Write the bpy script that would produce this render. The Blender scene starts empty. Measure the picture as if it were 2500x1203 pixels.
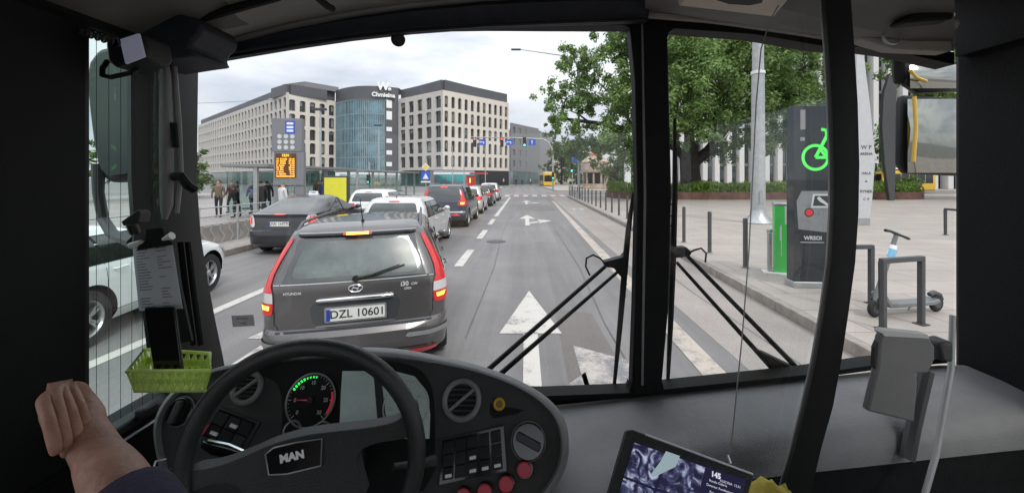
import bpy, bmesh, math, random
from mathutils import Vector, Matrix
R = math.radians
S = bpy.context.scene
COL = S.collection
random.seed(7)
# ---------------------------------------------------------------- camera
F = 980.0; CX = 1282.0; CY = 433.0; EYE = 2.0
cam_d = bpy.data.cameras.new('camera'); cam = bpy.data.objects.new('camera', cam_d); COL.objects.link(cam)
cam.location = (0, 0, EYE); cam.rotation_euler = (R(90), 0, 0)
cam_d.sensor_width = 36; cam_d.lens = F / 2500 * 36
cam_d.shift_x = -(CX - 1250) / 2500; cam_d.shift_y = -(601.5 - CY) / 2500
cam_d.clip_start = 0.02; cam_d.clip_end = 3000
S.camera = cam
# ---------------------------------------------------------------- world and sun
W = bpy.data.worlds.new("World"); S.world = W; W.use_nodes = True
nt = W.node_tree; nt.nodes.clear()
def wn(t, **k):
    n = nt.nodes.new(t)
    for a, b in k.items(): setattr(n, a, b)
    return n
out = wn('ShaderNodeOutputWorld'); bg = wn('ShaderNodeBackground'); bg.inputs['Strength'].default_value = 0.1
sky = wn('ShaderNodeTexSky', sky_type='NISHITA', sun_disc=False, sun_elevation=R(48), sun_rotation=R(150))
tc = wn('ShaderNodeTexCoord'); mp = wn('ShaderNodeMapping'); mp.inputs['Scale'].default_value = (1.6, 1.6, 5.0)
nz = wn('ShaderNodeTexNoise'); nz.inputs['Scale'].default_value = 1.5; nz.inputs['Detail'].default_value = 7; nz.inputs['Roughness'].default_value = .55
rp = wn('ShaderNodeValToRGB'); rp.color_ramp.elements[0].position = .36; rp.color_ramp.elements[0].color = (4.8, 5.1, 5.9, 1)
rp.color_ramp.elements[1].position = .60; rp.color_ramp.elements[1].color = (7.9, 8.0, 8.25, 1)
sep = wn('ShaderNodeSeparateXYZ'); mr = wn('ShaderNodeMapRange'); mr.inputs['From Min'].default_value = 0.0; mr.inputs['From Max'].default_value = 1
mr.inputs['To Min'].default_value = .82; mr.inputs['To Max'].default_value = 2.1
mul = wn('ShaderNodeMix', data_type='RGBA', blend_type='MULTIPLY'); mul.inputs[0].default_value = 1
mix = wn('ShaderNodeMix', data_type='RGBA'); mix.inputs[0].default_value = .93
L = nt.links.new
L(tc.outputs['Generated'], mp.inputs[0]); L(mp.outputs[0], nz.inputs[0]); L(nz.outputs[0], rp.inputs[0])
L(tc.outputs['Generated'], sep.inputs[0]); L(sep.outputs[2], mr.inputs[0])
L(rp.outputs[0], mul.inputs[6]); L(mr.outputs[0], mul.inputs[7])
L(sky.outputs[0], mix.inputs[6]); L(mul.outputs[2], mix.inputs[7]); L(mix.outputs[2], bg.inputs[0]); L(bg.outputs[0], out.inputs[0])
sd = bpy.data.lights.new('sun', 'SUN'); sd.energy = 1.3; sd.angle = R(14); sd.color = (1, .95, .88)
sun = bpy.data.objects.new('sun', sd); COL.objects.link(sun)
sun.rotation_euler = Vector((-math.sin(R(150)) * math.cos(R(48)), -math.cos(R(150)) * math.cos(R(48)), -math.sin(R(48)))).to_track_quat('-Z', 'Y').to_euler()
S.view_settings.view_transform = 'Standard'; S.view_settings.look = 'None'; S.view_settings.exposure = 0.5; S.view_settings.gamma = 1
S.render.engine = 'CYCLES'
S.cycles.use_denoising = True; S.cycles.max_bounces = 8; S.cycles.transparent_max_bounces = 16; S.cycles.glossy_bounces = 4
S.cycles.sample_clamp_indirect = 4; S.cycles.caustics_reflective = False; S.cycles.caustics_refractive = False

# ---------------------------------------------------------------- materials
MATS = {}
def M(name, col=(.5, .5, .5), rough=.6, metal=0, var=0, vs=5, bump=0, bs=40, emit=None, es=1, coat=0, spec=.5, trans=0, coords='Object', col2=None):
    if name in MATS: return MATS[name]
    m = bpy.data.materials.new(name); m.use_nodes = True; t = m.node_tree; b = t.nodes['Principled BSDF']
    b.inputs['Base Color'].default_value = (*col, 1); b.inputs['Roughness'].default_value = rough; b.inputs['Metallic'].default_value = metal
    b.inputs['Specular IOR Level'].default_value = spec; b.inputs['Coat Weight'].default_value = coat; b.inputs['Coat Roughness'].default_value = .04
    if emit: b.inputs['Emission Color'].default_value = (*emit, 1); b.inputs['Emission Strength'].default_value = es
    if var or bump:
        c = t.nodes.new('ShaderNodeTexCoord')
    if var:
        n = t.nodes.new('ShaderNodeTexNoise'); n.inputs['Scale'].default_value = vs; n.inputs['Detail'].default_value = 6; n.inputs['Roughness'].default_value = .65
        r = t.nodes.new('ShaderNodeValToRGB'); c2 = col2 or tuple(x * (1 - var) for x in col)
        r.color_ramp.elements[0].position = .35; r.color_ramp.elements[1].position = .65
        r.color_ramp.elements[0].color = (*c2, 1); r.color_ramp.elements[1].color = (*[min(1, x * (1 + (0 if col2 else var * .6))) for x in col], 1)
        t.links.new(c.outputs[coords], n.inputs[0]); t.links.new(n.outputs[0], r.inputs[0]); t.links.new(r.outputs[0], b.inputs['Base Color'])
        rr = t.nodes.new('ShaderNodeMapRange'); rr.inputs['To Min'].default_value = min(1, rough * 1.12); rr.inputs['To Max'].default_value = rough * .88
        t.links.new(n.outputs[0], rr.inputs[0]); t.links.new(rr.outputs[0], b.inputs['Roughness'])
    if bump:
        n = t.nodes.new('ShaderNodeTexNoise'); n.inputs['Scale'].default_value = bs; n.inputs['Detail'].default_value = 4
        bp = t.nodes.new('ShaderNodeBump'); bp.inputs['Strength'].default_value = bump; bp.inputs['Distance'].default_value = .01
        t.links.new(c.outputs[coords], n.inputs[0]); t.links.new(n.outputs[0], bp.inputs['Height']); t.links.new(bp.outputs[0], b.inputs['Normal'])
    MATS[name] = m; return m
def glass_pane(name, tint, refl=.05, rough=.0):
    m = bpy.data.materials.new(name); m.use_nodes = True; t = m.node_tree; t.nodes.clear()
    o = t.nodes.new('ShaderNodeOutputMaterial'); a = t.nodes.new('ShaderNodeBsdfTransparent'); g = t.nodes.new('ShaderNodeBsdfGlossy'); x = t.nodes.new('ShaderNodeMixShader')
    lw = t.nodes.new('ShaderNodeLayerWeight'); lw.inputs[0].default_value = .5; fr = t.nodes.new('ShaderNodeMath'); fr.operation = 'POWER'; fr.inputs[1].default_value = 4; t.links.new(lw.outputs['Facing'], fr.inputs[0]); mu = t.nodes.new('ShaderNodeMath'); mu.operation = 'MULTIPLY_ADD'; mu.inputs[1].default_value = .6; mu.inputs[2].default_value = refl
    a.inputs[0].default_value = (*tint, 1); g.inputs['Roughness'].default_value = rough; g.inputs[0].default_value = (1, 1, 1, 1)
    t.links.new(fr.outputs[0], mu.inputs[0]); t.links.new(mu.outputs[0], x.inputs[0]); t.links.new(a.outputs[0], x.inputs[1]); t.links.new(g.outputs[0], x.inputs[2]); t.links.new(x.outputs[0], o.inputs[0])
    MATS[name] = m; return m
def leaf_mat(name, dark, light):
    m = bpy.data.materials.new(name); m.use_nodes = True; t = m.node_tree; b = t.nodes['Principled BSDF']
    g = t.nodes.new('ShaderNodeNewGeometry'); r = t.nodes.new('ShaderNodeValToRGB'); n = t.nodes.new('ShaderNodeTexNoise'); c = t.nodes.new('ShaderNodeTexCoord')
    n.inputs['Scale'].default_value = .35; n.inputs['Detail'].default_value = 3
    ad = t.nodes.new('ShaderNodeMath'); ad.operation = 'ADD'; ml = t.nodes.new('ShaderNodeMath'); ml.operation = 'MULTIPLY'; ml.inputs[1].default_value = .45
    t.links.new(c.outputs['Object'], n.inputs[0]); t.links.new(g.outputs['Random Per Island'], ml.inputs[0]); t.links.new(ml.outputs[0], ad.inputs[0]); t.links.new(n.outputs[0], ad.inputs[1])
    r.color_ramp.elements[0].position = .42; r.color_ramp.elements[1].position = 1.0
    r.color_ramp.elements[0].color = (*dark, 1); r.color_ramp.elements[1].color = (*light, 1)
    t.links.new(ad.outputs[0], r.inputs[0]); t.links.new(r.outputs[0], b.inputs['Base Color']); b.inputs['Roughness'].default_value = .5; b.inputs['Specular IOR Level'].default_value = .3
    tr = t.nodes.new('ShaderNodeBsdfTranslucent'); mx = t.nodes.new('ShaderNodeMixShader'); mx.inputs[0].default_value = .3
    t.links.new(r.outputs[0], tr.inputs[0]); o = t.nodes['Material Output']
    t.links.new(b.outputs[0], mx.inputs[1]); t.links.new(tr.outputs[0], mx.inputs[2]); t.links.new(mx.outputs[0], o.inputs[0])
    MATS[name] = m; return m
def paver_mat(name, c1, c2, mortar, bw, bh, ms=.012, rough=.75, off=.5, stain=.25):
    m = bpy.data.materials.new(name); m.use_nodes = True; t = m.node_tree; b = t.nodes['Principled BSDF']
    c = t.nodes.new('ShaderNodeTexCoord'); k = t.nodes.new('ShaderNodeTexBrick')
    k.inputs['Color1'].default_value = (*c1, 1); k.inputs['Color2'].default_value = (*c2, 1); k.inputs['Mortar'].default_value = (*mortar, 1)
    k.inputs['Scale'].default_value = 1; k.inputs['Brick Width'].default_value = bw; k.inputs['Row Height'].default_value = bh; k.inputs['Mortar Size'].default_value = ms; k.offset = off
    n = t.nodes.new('ShaderNodeTexNoise'); n.inputs['Scale'].default_value = .6; n.inputs['Detail'].default_value = 8; n.inputs['Roughness'].default_value = .7
    r = t.nodes.new('ShaderNodeMapRange'); r.inputs['From Min'].default_value = .3; r.inputs['From Max'].default_value = .7; r.inputs['To Min'].default_value = 1 - stain; r.inputs['To Max'].default_value = 1.08
    x = t.nodes.new('ShaderNodeMix'); x.data_type = 'RGBA'; x.blend_type = 'MULTIPLY'; x.inputs[0].default_value = 1
    t.links.new(c.outputs['Object'], k.inputs[0]); t.links.new(c.outputs['Object'], n.inputs[0]); t.links.new(n.outputs[0], r.inputs[0])
    t.links.new(k.outputs[0], x.inputs[6]); t.links.new(r.outputs[0], x.inputs[7]); t.links.new(x.outputs[2], b.inputs['Base Color']); b.inputs['Roughness'].default_value = rough
    MATS[name] = m; return m
def asphalt_mat(name, base, streak):
    m = bpy.data.materials.new(name); m.use_nodes = True; t = m.node_tree; b = t.nodes['Principled BSDF']; lk = t.links.new
    c = t.nodes.new('ShaderNodeTexCoord')
    def noise(sc, sx, sy, det=6):
        mp = t.nodes.new('ShaderNodeMapping'); mp.inputs['Scale'].default_value = (sx, sy, 1); n = t.nodes.new('ShaderNodeTexNoise'); n.inputs['Scale'].default_value = sc; n.inputs['Detail'].default_value = det
        n.inputs['Roughness'].default_value = .7; lk(c.outputs['Object'], mp.inputs[0]); lk(mp.outputs[0], n.inputs[0]); return n
    a = noise(1, 1.3, .05); p = noise(.5, 1, 1); g = noise(60, 1, 1, 3); sp = noise(7, 1, 1, 2)
    def rng(n, lo, hi, f0=.35, f1=.65):
        r = t.nodes.new('ShaderNodeMapRange'); r.inputs['From Min'].default_value = f0; r.inputs['From Max'].default_value = f1; r.inputs['To Min'].default_value = lo; r.inputs['To Max'].default_value = hi; lk(n.outputs[0], r.inputs[0]); return r
    def mulv(x, y):
        q = t.nodes.new('ShaderNodeMath'); q.operation = 'MULTIPLY'; lk(x.outputs[0], q.inputs[0]); lk(y.outputs[0], q.inputs[1]); return q
    v = mulv(mulv(mulv(rng(a, 1 - streak, 1 + streak), rng(p, .88, 1.1)), rng(g, .8, 1.2)), rng(sp, .72, 1, .22, .30))
    x = t.nodes.new('ShaderNodeMix'); x.data_type = 'RGBA'; x.blend_type = 'MULTIPLY'; x.inputs[0].default_value = 1; x.inputs[6].default_value = (*base, 1)
    lk(v.outputs[0], x.inputs[7]); lk(x.outputs[2], b.inputs['Base Color']); b.inputs['Roughness'].default_value = .62; b.inputs['Specular IOR Level'].default_value = .45
    bp = t.nodes.new('ShaderNodeBump'); bp.inputs['Strength'].default_value = .25; bp.inputs['Distance'].default_value = .01; lk(g.outputs[0], bp.inputs['Height']); lk(bp.outputs[0], b.inputs['Normal'])
    MATS[name] = m; return m
def paint_mark_mat(name, col, wear):
    m = bpy.data.materials.new(name); m.use_nodes = True; t = m.node_tree; b = t.nodes['Principled BSDF']; lk = t.links.new
    c = t.nodes.new('ShaderNodeTexCoord'); n = t.nodes.new('ShaderNodeTexNoise'); n.inputs['Scale'].default_value = 3.5; n.inputs['Detail'].default_value = 12; n.inputs['Roughness'].default_value = .8
    r = t.nodes.new('ShaderNodeValToRGB'); r.color_ramp.elements[0].position = wear; r.color_ramp.elements[1].position = wear + .14
    r.color_ramp.elements[0].color = (.19, .185, .19, 1); r.color_ramp.elements[1].color = (*col, 1)
    lk(c.outputs['Object'], n.inputs[0]); lk(n.outputs[0], r.inputs[0]); lk(r.outputs[0], b.inputs['Base Color']); b.inputs['Roughness'].default_value = .7
    MATS[name] = m; return m

# ---------------------------------------------------------------- mesh builder
def basis(d):
    d = Vector(d).normalized(); a = Vector((0, 0, 1)) if abs(d.z) < .95 else Vector((1, 0, 0))
    u = d.cross(a).normalized(); return u, u.cross(d).normalized() * -1, d
class MB:
    def __init__(s): s.v = []; s.f = []; s.m = []; s.mi = 0
    def add(s, vs, fs, mi=None):
        o = len(s.v); s.v += [Vector(p) for p in vs]; s.f += [[i + o for i in f] for f in fs]; s.m += [s.mi if mi is None else mi] * len(fs); return s
    def box(s, x0, x1, y0, y1, z0, z1, mat=None, mi=None):
        p = [Vector((x, y, z)) for z in (z0, z1) for x, y in ((x0, y0), (x1, y0), (x1, y1), (x0, y1))]
        if mat is not None: p = [mat @ q for q in p]
        return s.add(p, [(0, 3, 2, 1), (4, 5, 6, 7), (0, 1, 5, 4), (1, 2, 6, 5), (2, 3, 7, 6), (3, 0, 4, 7)], mi)
    def cyl(s, a, b, r0, r1=None, n=12, mi=None, cap=True):
        r1 = r0 if r1 is None else r1; a = Vector(a); b = Vector(b); u, w, d = basis(b - a); vs = []
        for p, r in ((a, r0), (b, r1)):
            for k in range(n): t = 2 * math.pi * k / n; vs.append(p + (u * math.cos(t) + w * math.sin(t)) * r)
        fs = [(k, (k + 1) % n, n + (k + 1) % n, n + k) for k in range(n)]
        if cap: fs += [list(range(n))[::-1], list(range(n, 2 * n))]
        return s.add(vs, fs, mi)
    def tube(s, pts, r, n=8, mi=None, closed=False, flat=None):
        pts = [Vector(p) for p in pts]; N = len(pts); vs = []; rs = r if isinstance(r, (list, tuple)) else [r] * N; pu = None
        for i, p in enumerate(pts):
            a = pts[(i - 1) % N] if (closed or i) else p; b = pts[(i + 1) % N] if (closed or i < N - 1) else p
            d = (b - a).normalized()
            if pu is None: u = basis(d)[0]
            else:
                u = pu - d * pu.dot(d); u = u.normalized() if u.length > 1e-6 else basis(d)[0]
            pu = u; w = d.cross(u)
            for k in range(n): t = 2 * math.pi * k / n; vs.append(p + (u * math.cos(t) + w * math.sin(t)) * rs[i])
        fs = []
        for i in range(N if closed else N - 1):
            j = (i + 1) % N
            for k in range(n): fs.append((i * n + k, i * n + (k + 1) % n, j * n + (k + 1) % n, j * n + k))
        if not closed: fs += [list(range(n))[::-1], [(N - 1) * n + k for k in range(n)]]
        return s.add(vs, fs, mi)
    def prism(s, pts, vec, mi=None):
        pts = [Vector(p) for p in pts]; n = len(pts); v = Vector(vec)
        return s.add(pts + [p + v for p in pts], [list(range(n))[::-1], list(range(n, 2 * n))] + [(k, (k + 1) % n, n + (k + 1) % n, n + k) for k in range(n)], mi)
    def grid(s, rows, mi=None, closed=False):
        nr = len(rows); nc = len(rows[0]); vs = [p for r in rows for p in r]; fs = []
        for i in range(nr - 1):
            for j in range(nc if closed else nc - 1): k = (j + 1) % nc; fs.append((i * nc + j, i * nc + k, (i + 1) * nc + k, (i + 1) * nc + j))
        return s.add(vs, fs, mi)
    def lathe(s, prof, o=(0, 0, 0), axis=(0, 0, 1), n=24, mi=None):
        o = Vector(o); u, w, d = basis(axis)
        return s.grid([[o + d * h + (u * math.cos(2 * math.pi * k / n) + w * math.sin(2 * math.pi * k / n)) * r for k in range(n)] for r, h in prof], mi, True)
    def ball(s, c, r, sc=(1, 1, 1), n=12, mi=None):
        c = Vector(c); rows = []
        for i in range(n // 2 + 1):
            a = math.pi * i / (n // 2); rows.append([c + Vector((r * sc[0] * math.sin(a) * math.cos(2 * math.pi * k / n), r * sc[1] * math.sin(a) * math.sin(2 * math.pi * k / n), r * sc[2] * math.cos(a))) for k in range(n)])
        return s.grid(rows, mi, True)
    def text(s, txt, o, right, up, size, align='CENTER', mi=None, bold=0, ex=0):
        cu = bpy.data.curves.new('t', 'FONT'); cu.body = txt; cu.size = size; cu.align_x = align; cu.align_y = 'CENTER'; cu.offset = bold; cu.extrude = ex; cu.resolution_u = 3
        ob = bpy.data.objects.new('t', cu); me = bpy.data.meshes.new_from_object(ob)
        o = Vector(o); r = Vector(right).normalized(); u = Vector(up).normalized(); n = r.cross(u)
        s.add([o + r * v.co.x + u * v.co.y + n * v.co.z for v in me.vertices], [list(p.vertices) for p in me.polygons], mi)
        bpy.data.objects.remove(ob); bpy.data.curves.remove(cu); bpy.data.meshes.remove(me); return s
    def build(s, name, mat, parent=None, smooth=40, bevel=0, seg=2):
        me = bpy.data.meshes.new(name); me.from_pydata([tuple(v) for v in s.v], [], s.f)
        for m in (mat if isinstance(mat, (list, tuple)) else [mat]): me.materials.append(MATS[m] if isinstance(m, str) else m)
        me.polygons.foreach_set('material_index', s.m)
        bm = bmesh.new(); bm.from_mesh(me); bmesh.ops.remove_doubles(bm, verts=bm.verts, dist=1e-5) if not getattr(s, 'nomerge', False) else None
        if not getattr(s, 'nonorm', False): bmesh.ops.recalc_face_normals(bm, faces=bm.faces)
        bm.to_mesh(me); bm.free()
        if smooth: me.shade_smooth(); me.set_sharp_from_angle(angle=R(smooth))
        ob = bpy.data.objects.new(name, me); COL.objects.link(ob)
        if parent: ob.parent = parent
        if bevel:
            b = ob.modifiers.new('bevel', 'BEVEL'); b.width = bevel; b.segments = seg; b.limit_method = 'ANGLE'; b.angle_limit = R(35); b.harden_normals = False
        return ob
def tag(o, label, cat, group=None):
    o['label'] = label; o['category'] = cat
    if group: o['group'] = group
    return o
def thing(name, label, cat, loc=(0, 0, 0), rz=0, group=None):
    o = bpy.data.objects.new(name, None); COL.objects.link(o); o.location = loc; o.rotation_euler = (0, 0, rz); o.empty_display_size = .1
    return tag(o, label, cat, group)
def setting(o, kind='structure'): o['kind'] = kind; return o
def copy_tree(o, parent=None):
    c = o.copy(); COL.objects.link(c); c.parent = parent
    for ch in list(o.children): copy_tree(ch, c)
    return c
def lerp(a, b, t): return a + (b - a) * t
def rbox(w, h, r, n=4):
    pts = []
    for cx, cy, a in ((w / 2 - r, h / 2 - r, 0), (-w / 2 + r, h / 2 - r, 90), (-w / 2 + r, -h / 2 + r, 180), (w / 2 - r, -h / 2 + r, 270)):
        for k in range(n + 1): t = R(a + 90 * k / n); pts.append((cx + r * math.cos(t), cy + r * math.sin(t)))
    return pts
# a pixel of the 2500 x 1203 photograph as a direction from the eye; real depth is always chosen
def ray(px, py): return Vector(((px - CX) / F, 1, -(py - CY) / F))
def at(px, py, Y): return Vector((0, 0, EYE)) + ray(px, py) * Y
class Pl:
    def __init__(s, p, n): s.p = Vector(p); s.n = Vector(n).normalized()
    def px(s, x, y, off=0):
        d = ray(x, y); e = Vector((0, 0, EYE)); return e + d * ((s.p + s.n * off - e).dot(s.n) / d.dot(s.n))
    def poly(s, pts, off=0): return [s.px(x, y, off) for x, y in pts]
    def slab(s, mb, pts, o0, o1, mi=None): return mb.prism(s.poly(pts, o1), s.n * (o0 - o1), mi)
    def disc(s, mb, x, y, rpx, o0, o1, n=24, mi=None, r1=None):
        c = s.px(x, y); r = (s.px(x + rpx, y) - c).length; return mb.cyl(c + s.n * o0, c + s.n * o1, r, r if r1 is None else r * r1, n, mi)
    def ring(s, mb, x, y, rpx, tr, off=0, n=32, mi=None):
        c = s.px(x, y) + s.n * off; r = (s.px(x + rpx, y) - s.px(x, y)).length; u, w, _ = basis(s.n)
        return mb.tube([c + (u * math.cos(2 * math.pi * k / n) + w * math.sin(2 * math.pi * k / n)) * r for k in range(n)], tr, 8, mi, True)
    def text(s, mb, txt, x, y, hpx, ang=0, off=.001, mi=None, bold=0, align='CENTER'):
        a = s.px(x, y); b = s.px(x + 10 * math.cos(R(ang)), y - 10 * math.sin(R(ang))); r = (b - a).normalized(); up = s.n.cross(r)
        sz = (s.px(x, y - hpx) - a).length * 1.4; return mb.text(txt, a + s.n * off, r, up, sz, align, mi, bold)
# common materials
M('asphalt_base', (.2, .2, .2)); asphalt_mat('asphalt', (.185, .175, .172), .2); asphalt_mat('lane_concrete', (.30, .268, .245), .08)
paver_mat('plaza_paving', (.40, .352, .315), (.36, .32, .288), (.24, .21, .19), 1.2, .8, .012, stain=.18)
paver_mat('island_paving', (.36, .33, .31), (.32, .30, .28), (.2, .19, .18), .4, .2, .01)
M('kerb_stone', (.29, .255, .225), .8, var=.25, vs=6, bump=.3); paint_mark_mat('road_paint', (.56, .53, .49), .345); paint_mark_mat('faded_paint', (.46, .40, .34), .37)
M('red_lane', (.36, .22, .2), .8, var=.2, vs=3)
M('black_plastic', (.016, .017, .018), .45, var=.25, vs=30, bump=.25, bs=300, spec=.35); M('black_soft', (.009, .0095, .010), .6, bump=.15, bs=200, spec=.2); M('black_gloss', (.01, .01, .011), .15, coat=.5)
M('dash_grey', (.20, .20, .205), .5, var=.14, vs=6, bump=.3, bs=420, spec=.9); M('rim_grey', (.24, .245, .25), .38, var=.1, vs=9, bump=.2, bs=300)
M('wheel_black', (.035, .037, .038), .30, var=.2, vs=18, bump=.25, bs=350); M('hub_grey', (.035, .037, .038), .5, var=.15, vs=12, bump=.35, bs=380)
M('chrome', (.75, .75, .76), .12, 1); M('steel', (.45, .46, .47), .4, .8, var=.15, vs=8); M('galv', (.42, .43, .43), .5, .35, var=.15, vs=4)
M('white_paint', (.78, .78, .77), .4, var=.06); M('white_lamp', (.9, .9, .9), .4); M('dark_grey', (.06, .062, .065), .5, var=.15, vs=6); M('mid_grey', (.22, .22, .225), .5, var=.1)
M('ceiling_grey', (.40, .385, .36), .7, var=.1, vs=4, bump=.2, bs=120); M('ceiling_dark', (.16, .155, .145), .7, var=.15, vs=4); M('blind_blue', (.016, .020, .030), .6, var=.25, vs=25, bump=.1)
M('beige_panel', (.72, .62, .52), .6, var=.08); M('bus_steel', (.24, .24, .245), .42, var=.1, vs=7)
M('rubber', (.018, .018, .018), .8, var=.2, vs=20); M('alloy', (.5, .51, .52), .3, .9); M('alloy_dark', (.12, .12, .125), .4, .7)
M('red_lens', (.5, .012, .015), .18, coat=.6, emit=(1, .02, .02), es=.12); M('red_lit', (.7, .03, .02), .3, emit=(1, .06, .03), es=1.4); M('amber_lit', (1, .4, .05), .3, emit=(1, .5, .06), es=2.3)
M('clear_lens', (.62, .6, .6), .15, coat=.5); M('car_glass', (.035, .042, .042), .04, spec=.9, coat=.3); M('car_glass_dark', (.012, .014, .015), .05, spec=.8)
M('plate_white', (.72, .72, .68), .4); M('plate_blue', (.02, .05, .35), .4); M('ink', (.02, .02, .022), .5)
M('red_button', (.62, .06, .10), .35); M('green_led', (.0, .2, .0), .5, emit=(.02, 1, .08), es=1.2); M('pale_mark', (.55, .57, .56), .5); M('gauge_red', (.5, .03, .06), .5, emit=(.8, .02, .05), es=.15)
M('lcd', (.17, .22, .215), .22, var=.2, vs=9, emit=(.35, .45, .43), es=.10); M('yellow_ring', (.6, .42, .03), .5)
glass_pane('windscreen_glass', (.93, .95, .95), .04); glass_pane('side_glass', (.76, .89, .85), .05); glass_pane('partition_glass', (.93, .95, .95), .03); glass_pane('sticker_film', (.55, .55, .55), .02)
# ---------------------------------------------------------------- vehicles
class Shell:
    """Car skin as stacked outlines: rows (z, y_rear, y_front, half width, rear corner, front corner)."""
    def __init__(s, L, rows, bow=.06, taper=.05): s.L = L; s.rows = rows; s.bow = bow; s.taper = taper
    def at(s, z):
        r = s.rows; z = max(r[0][0], min(r[-1][0], z))
        for a, b in zip(r, r[1:]):
            if z <= b[0]:
                t = (z - a[0]) / (b[0] - a[0]) if b[0] > a[0] else 0; return [lerp(a[k], b[k], t) for k in range(1, 6)]
    def p(s, u, z, off=0, sg=1):
        yr, yf, hw, rr, rf = s.at(z); u = max(u, 0); a = hw - rr; q = rr * math.pi / 2
        if u < a: x, y, nx, ny = u, yr, 0, -1
        elif u < a + q: t = (u - a) / rr; x = a + rr * math.sin(t); y = yr + rr - rr * math.cos(t); nx, ny = math.sin(t), -math.cos(t)
        else:
            y = yr + rr + (u - a - q); x = hw; nx, ny = 1, 0; e = yf - rf
            if y > e:
                t = (y - e) / rf
                if t < math.pi / 2: x = hw - rf + rf * math.cos(t); y = e + rf * math.sin(t); nx, ny = math.cos(t), math.sin(t)
                else: x = max(0, hw - rf - (y - e - rf * math.pi / 2)); y = yf; nx, ny = 0, 1
        y0 = y; k = max(0, min(1, (y - yr) / max(.01, yf - yr)))
        y += s.bow * (x / hw) ** 2 * (1 - k) - s.bow * 1.6 * (x / hw) ** 2 * k
        x *= 1 - s.taper * (2 * k - 1) ** 4
        return Vector((sg * (x + nx * off), y + ny * off, z))
    def uy(s, y, z):
        yr, yf, hw, rr, rf = s.at(z); return hw - rr + rr * math.pi / 2 + (y - yr - rr) 
    def umax(s, z):
        yr, yf, hw, rr, rf = s.at(z); return hw - rr + rr * math.pi / 2 + (yf - rf - yr - rr) + rf * math.pi / 2 + hw - rf
    def patch(s, mb, rows, off=.004, nu=8, sg=1, mi=None, uv=True):
        g = []
        for z, a, b in rows:
            if not uv: a, b = s.uy(a, z), s.uy(b, z)
            g.append([s.p(lerp(a, b, k / nu), z, off, sg) for k in range(nu + 1)])
        mb.grid(g, mi); g2 = [[p for p in r] for r in g]; return mb
    def rear(s, mb, rows, off=.004, nu=8, mi=None):
        g = []
        for z, a, b in rows:
            r = []
            for k in range(nu + 1): u = lerp(a, b, k / nu); r.append(s.p(abs(u), z, off, 1 if u >= 0 else -1))
            g.append(r)
        return mb.grid(g, mi)
    def body(s, zs, mb):
        g = []
        for z in zs:
            yr, yf, hw, rr, rf = s.at(z); um = s.umax(z); a = hw - rr; q = rr * math.pi / 2; sl = yf - rf - yr - rr; b = a + q + sl; c = b + rf * math.pi / 2
            us = [a * k / 4 for k in range(4)] + [a + q * k / 5 for k in range(5)] + [a + q + sl * k / 12 for k in range(12)] + [b + rf * math.pi / 2 * k / 5 for k in range(5)] + [lerp(c, um, k / 4) for k in range(5)]
            R_ = [s.p(u, z) for u in us]; g.append(R_ + [Vector((-p.x, p.y, p.z)) for p in R_[-2:0:-1]])
        mb.grid(g, closed=True); n = len(g[0]); o = len(mb.v) - n * len(g); mb.f.append([o + k for k in range(n)]); mb.f.append([o + n * (len(g) - 1) + k for k in range(n)][::-1]); mb.m += [0, 0]
def rounded_rows(z0, z1, w0, w1, r, n=4, extra=4, inner=None):
    rows = []; zs = [z0 + r * (1 - math.cos(math.pi / 2 * k / n)) for k in range(n)] + [lerp(z0 + r, z1 - r, k / extra) for k in range(extra + 1)] + [z1 - r + r * math.sin(math.pi / 2 * k / n) for k in range(1, n + 1)]
    for z in zs:
        t = (z - z0) / (z1 - z0); w = lerp(w0, w1, t); d = 0
        if z < z0 + r: d = r - math.sqrt(max(0, r * r - (z0 + r - z) ** 2))
        if z > z1 - r: d = r - math.sqrt(max(0, r * r - (z - z1 + r) ** 2))
        rows.append((z, -w + d, w - d))
    return rows
def make_wheel(root, x, y, r, w, sg, spokes=5, style=0, rim='alloy'):
    wh = MB(); c = Vector((x, y, r))
    wh.lathe([(r * .55, -w / 2), (r * .62, -w / 2), (r * .93, -w / 2), (r, -w * .35), (r, w * .35), (r * .93, w / 2), (r * .66, w / 2), (r * .63, w * .38)], c, (sg, 0, 0), 28)
    t = wh.build('wheel', 'rubber', root)
    m = MB(); ax = Vector((sg, 0, 0)); u, v, _ = basis(ax); o = c + ax * (w * .36)
    m.lathe([(r * .66, .02), (r * .62, .022), (r * .58, .0), (r * .56, -.06)], o, ax, 28)
    m.lathe([(.0, .015), (r * .1, .015), (r * .17, .0), (r * .17, -.05)], o, ax, 16)
    for k in range(spokes):
        a = 2 * math.pi * k / spokes
        for da in ((-.16, .16) if style else (0,)):
            d = u * math.cos(a + da) + v * math.sin(a + da); e = d.cross(ax); d0 = u * math.cos(a) + v * math.sin(a)
            w0, w1 = (.018, .016) if style else (.045, .03)
            p0 = o + d0 * r * .12; p1 = o + d * r * .60
            m.add([p0 - e * w0, p0 + e * w0, p1 + e * w1, p1 - e * w1, p0 - e * w0 - ax * .04, p0 + e * w0 - ax * .04, p1 + e * w1 - ax * .03, p1 - e * w1 - ax * .03],
                  [(0, 1, 2, 3), (0, 4, 5, 1), (1, 5, 6, 2), (3, 2, 6, 7), (0, 3, 7, 4)])
    m.build('rim', rim, t, 30)
    m = MB(); m.cyl(o - ax * .07, o - ax * .062, r * .6, n=20); m.build('brake_disc', 'dark_grey', t)
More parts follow.
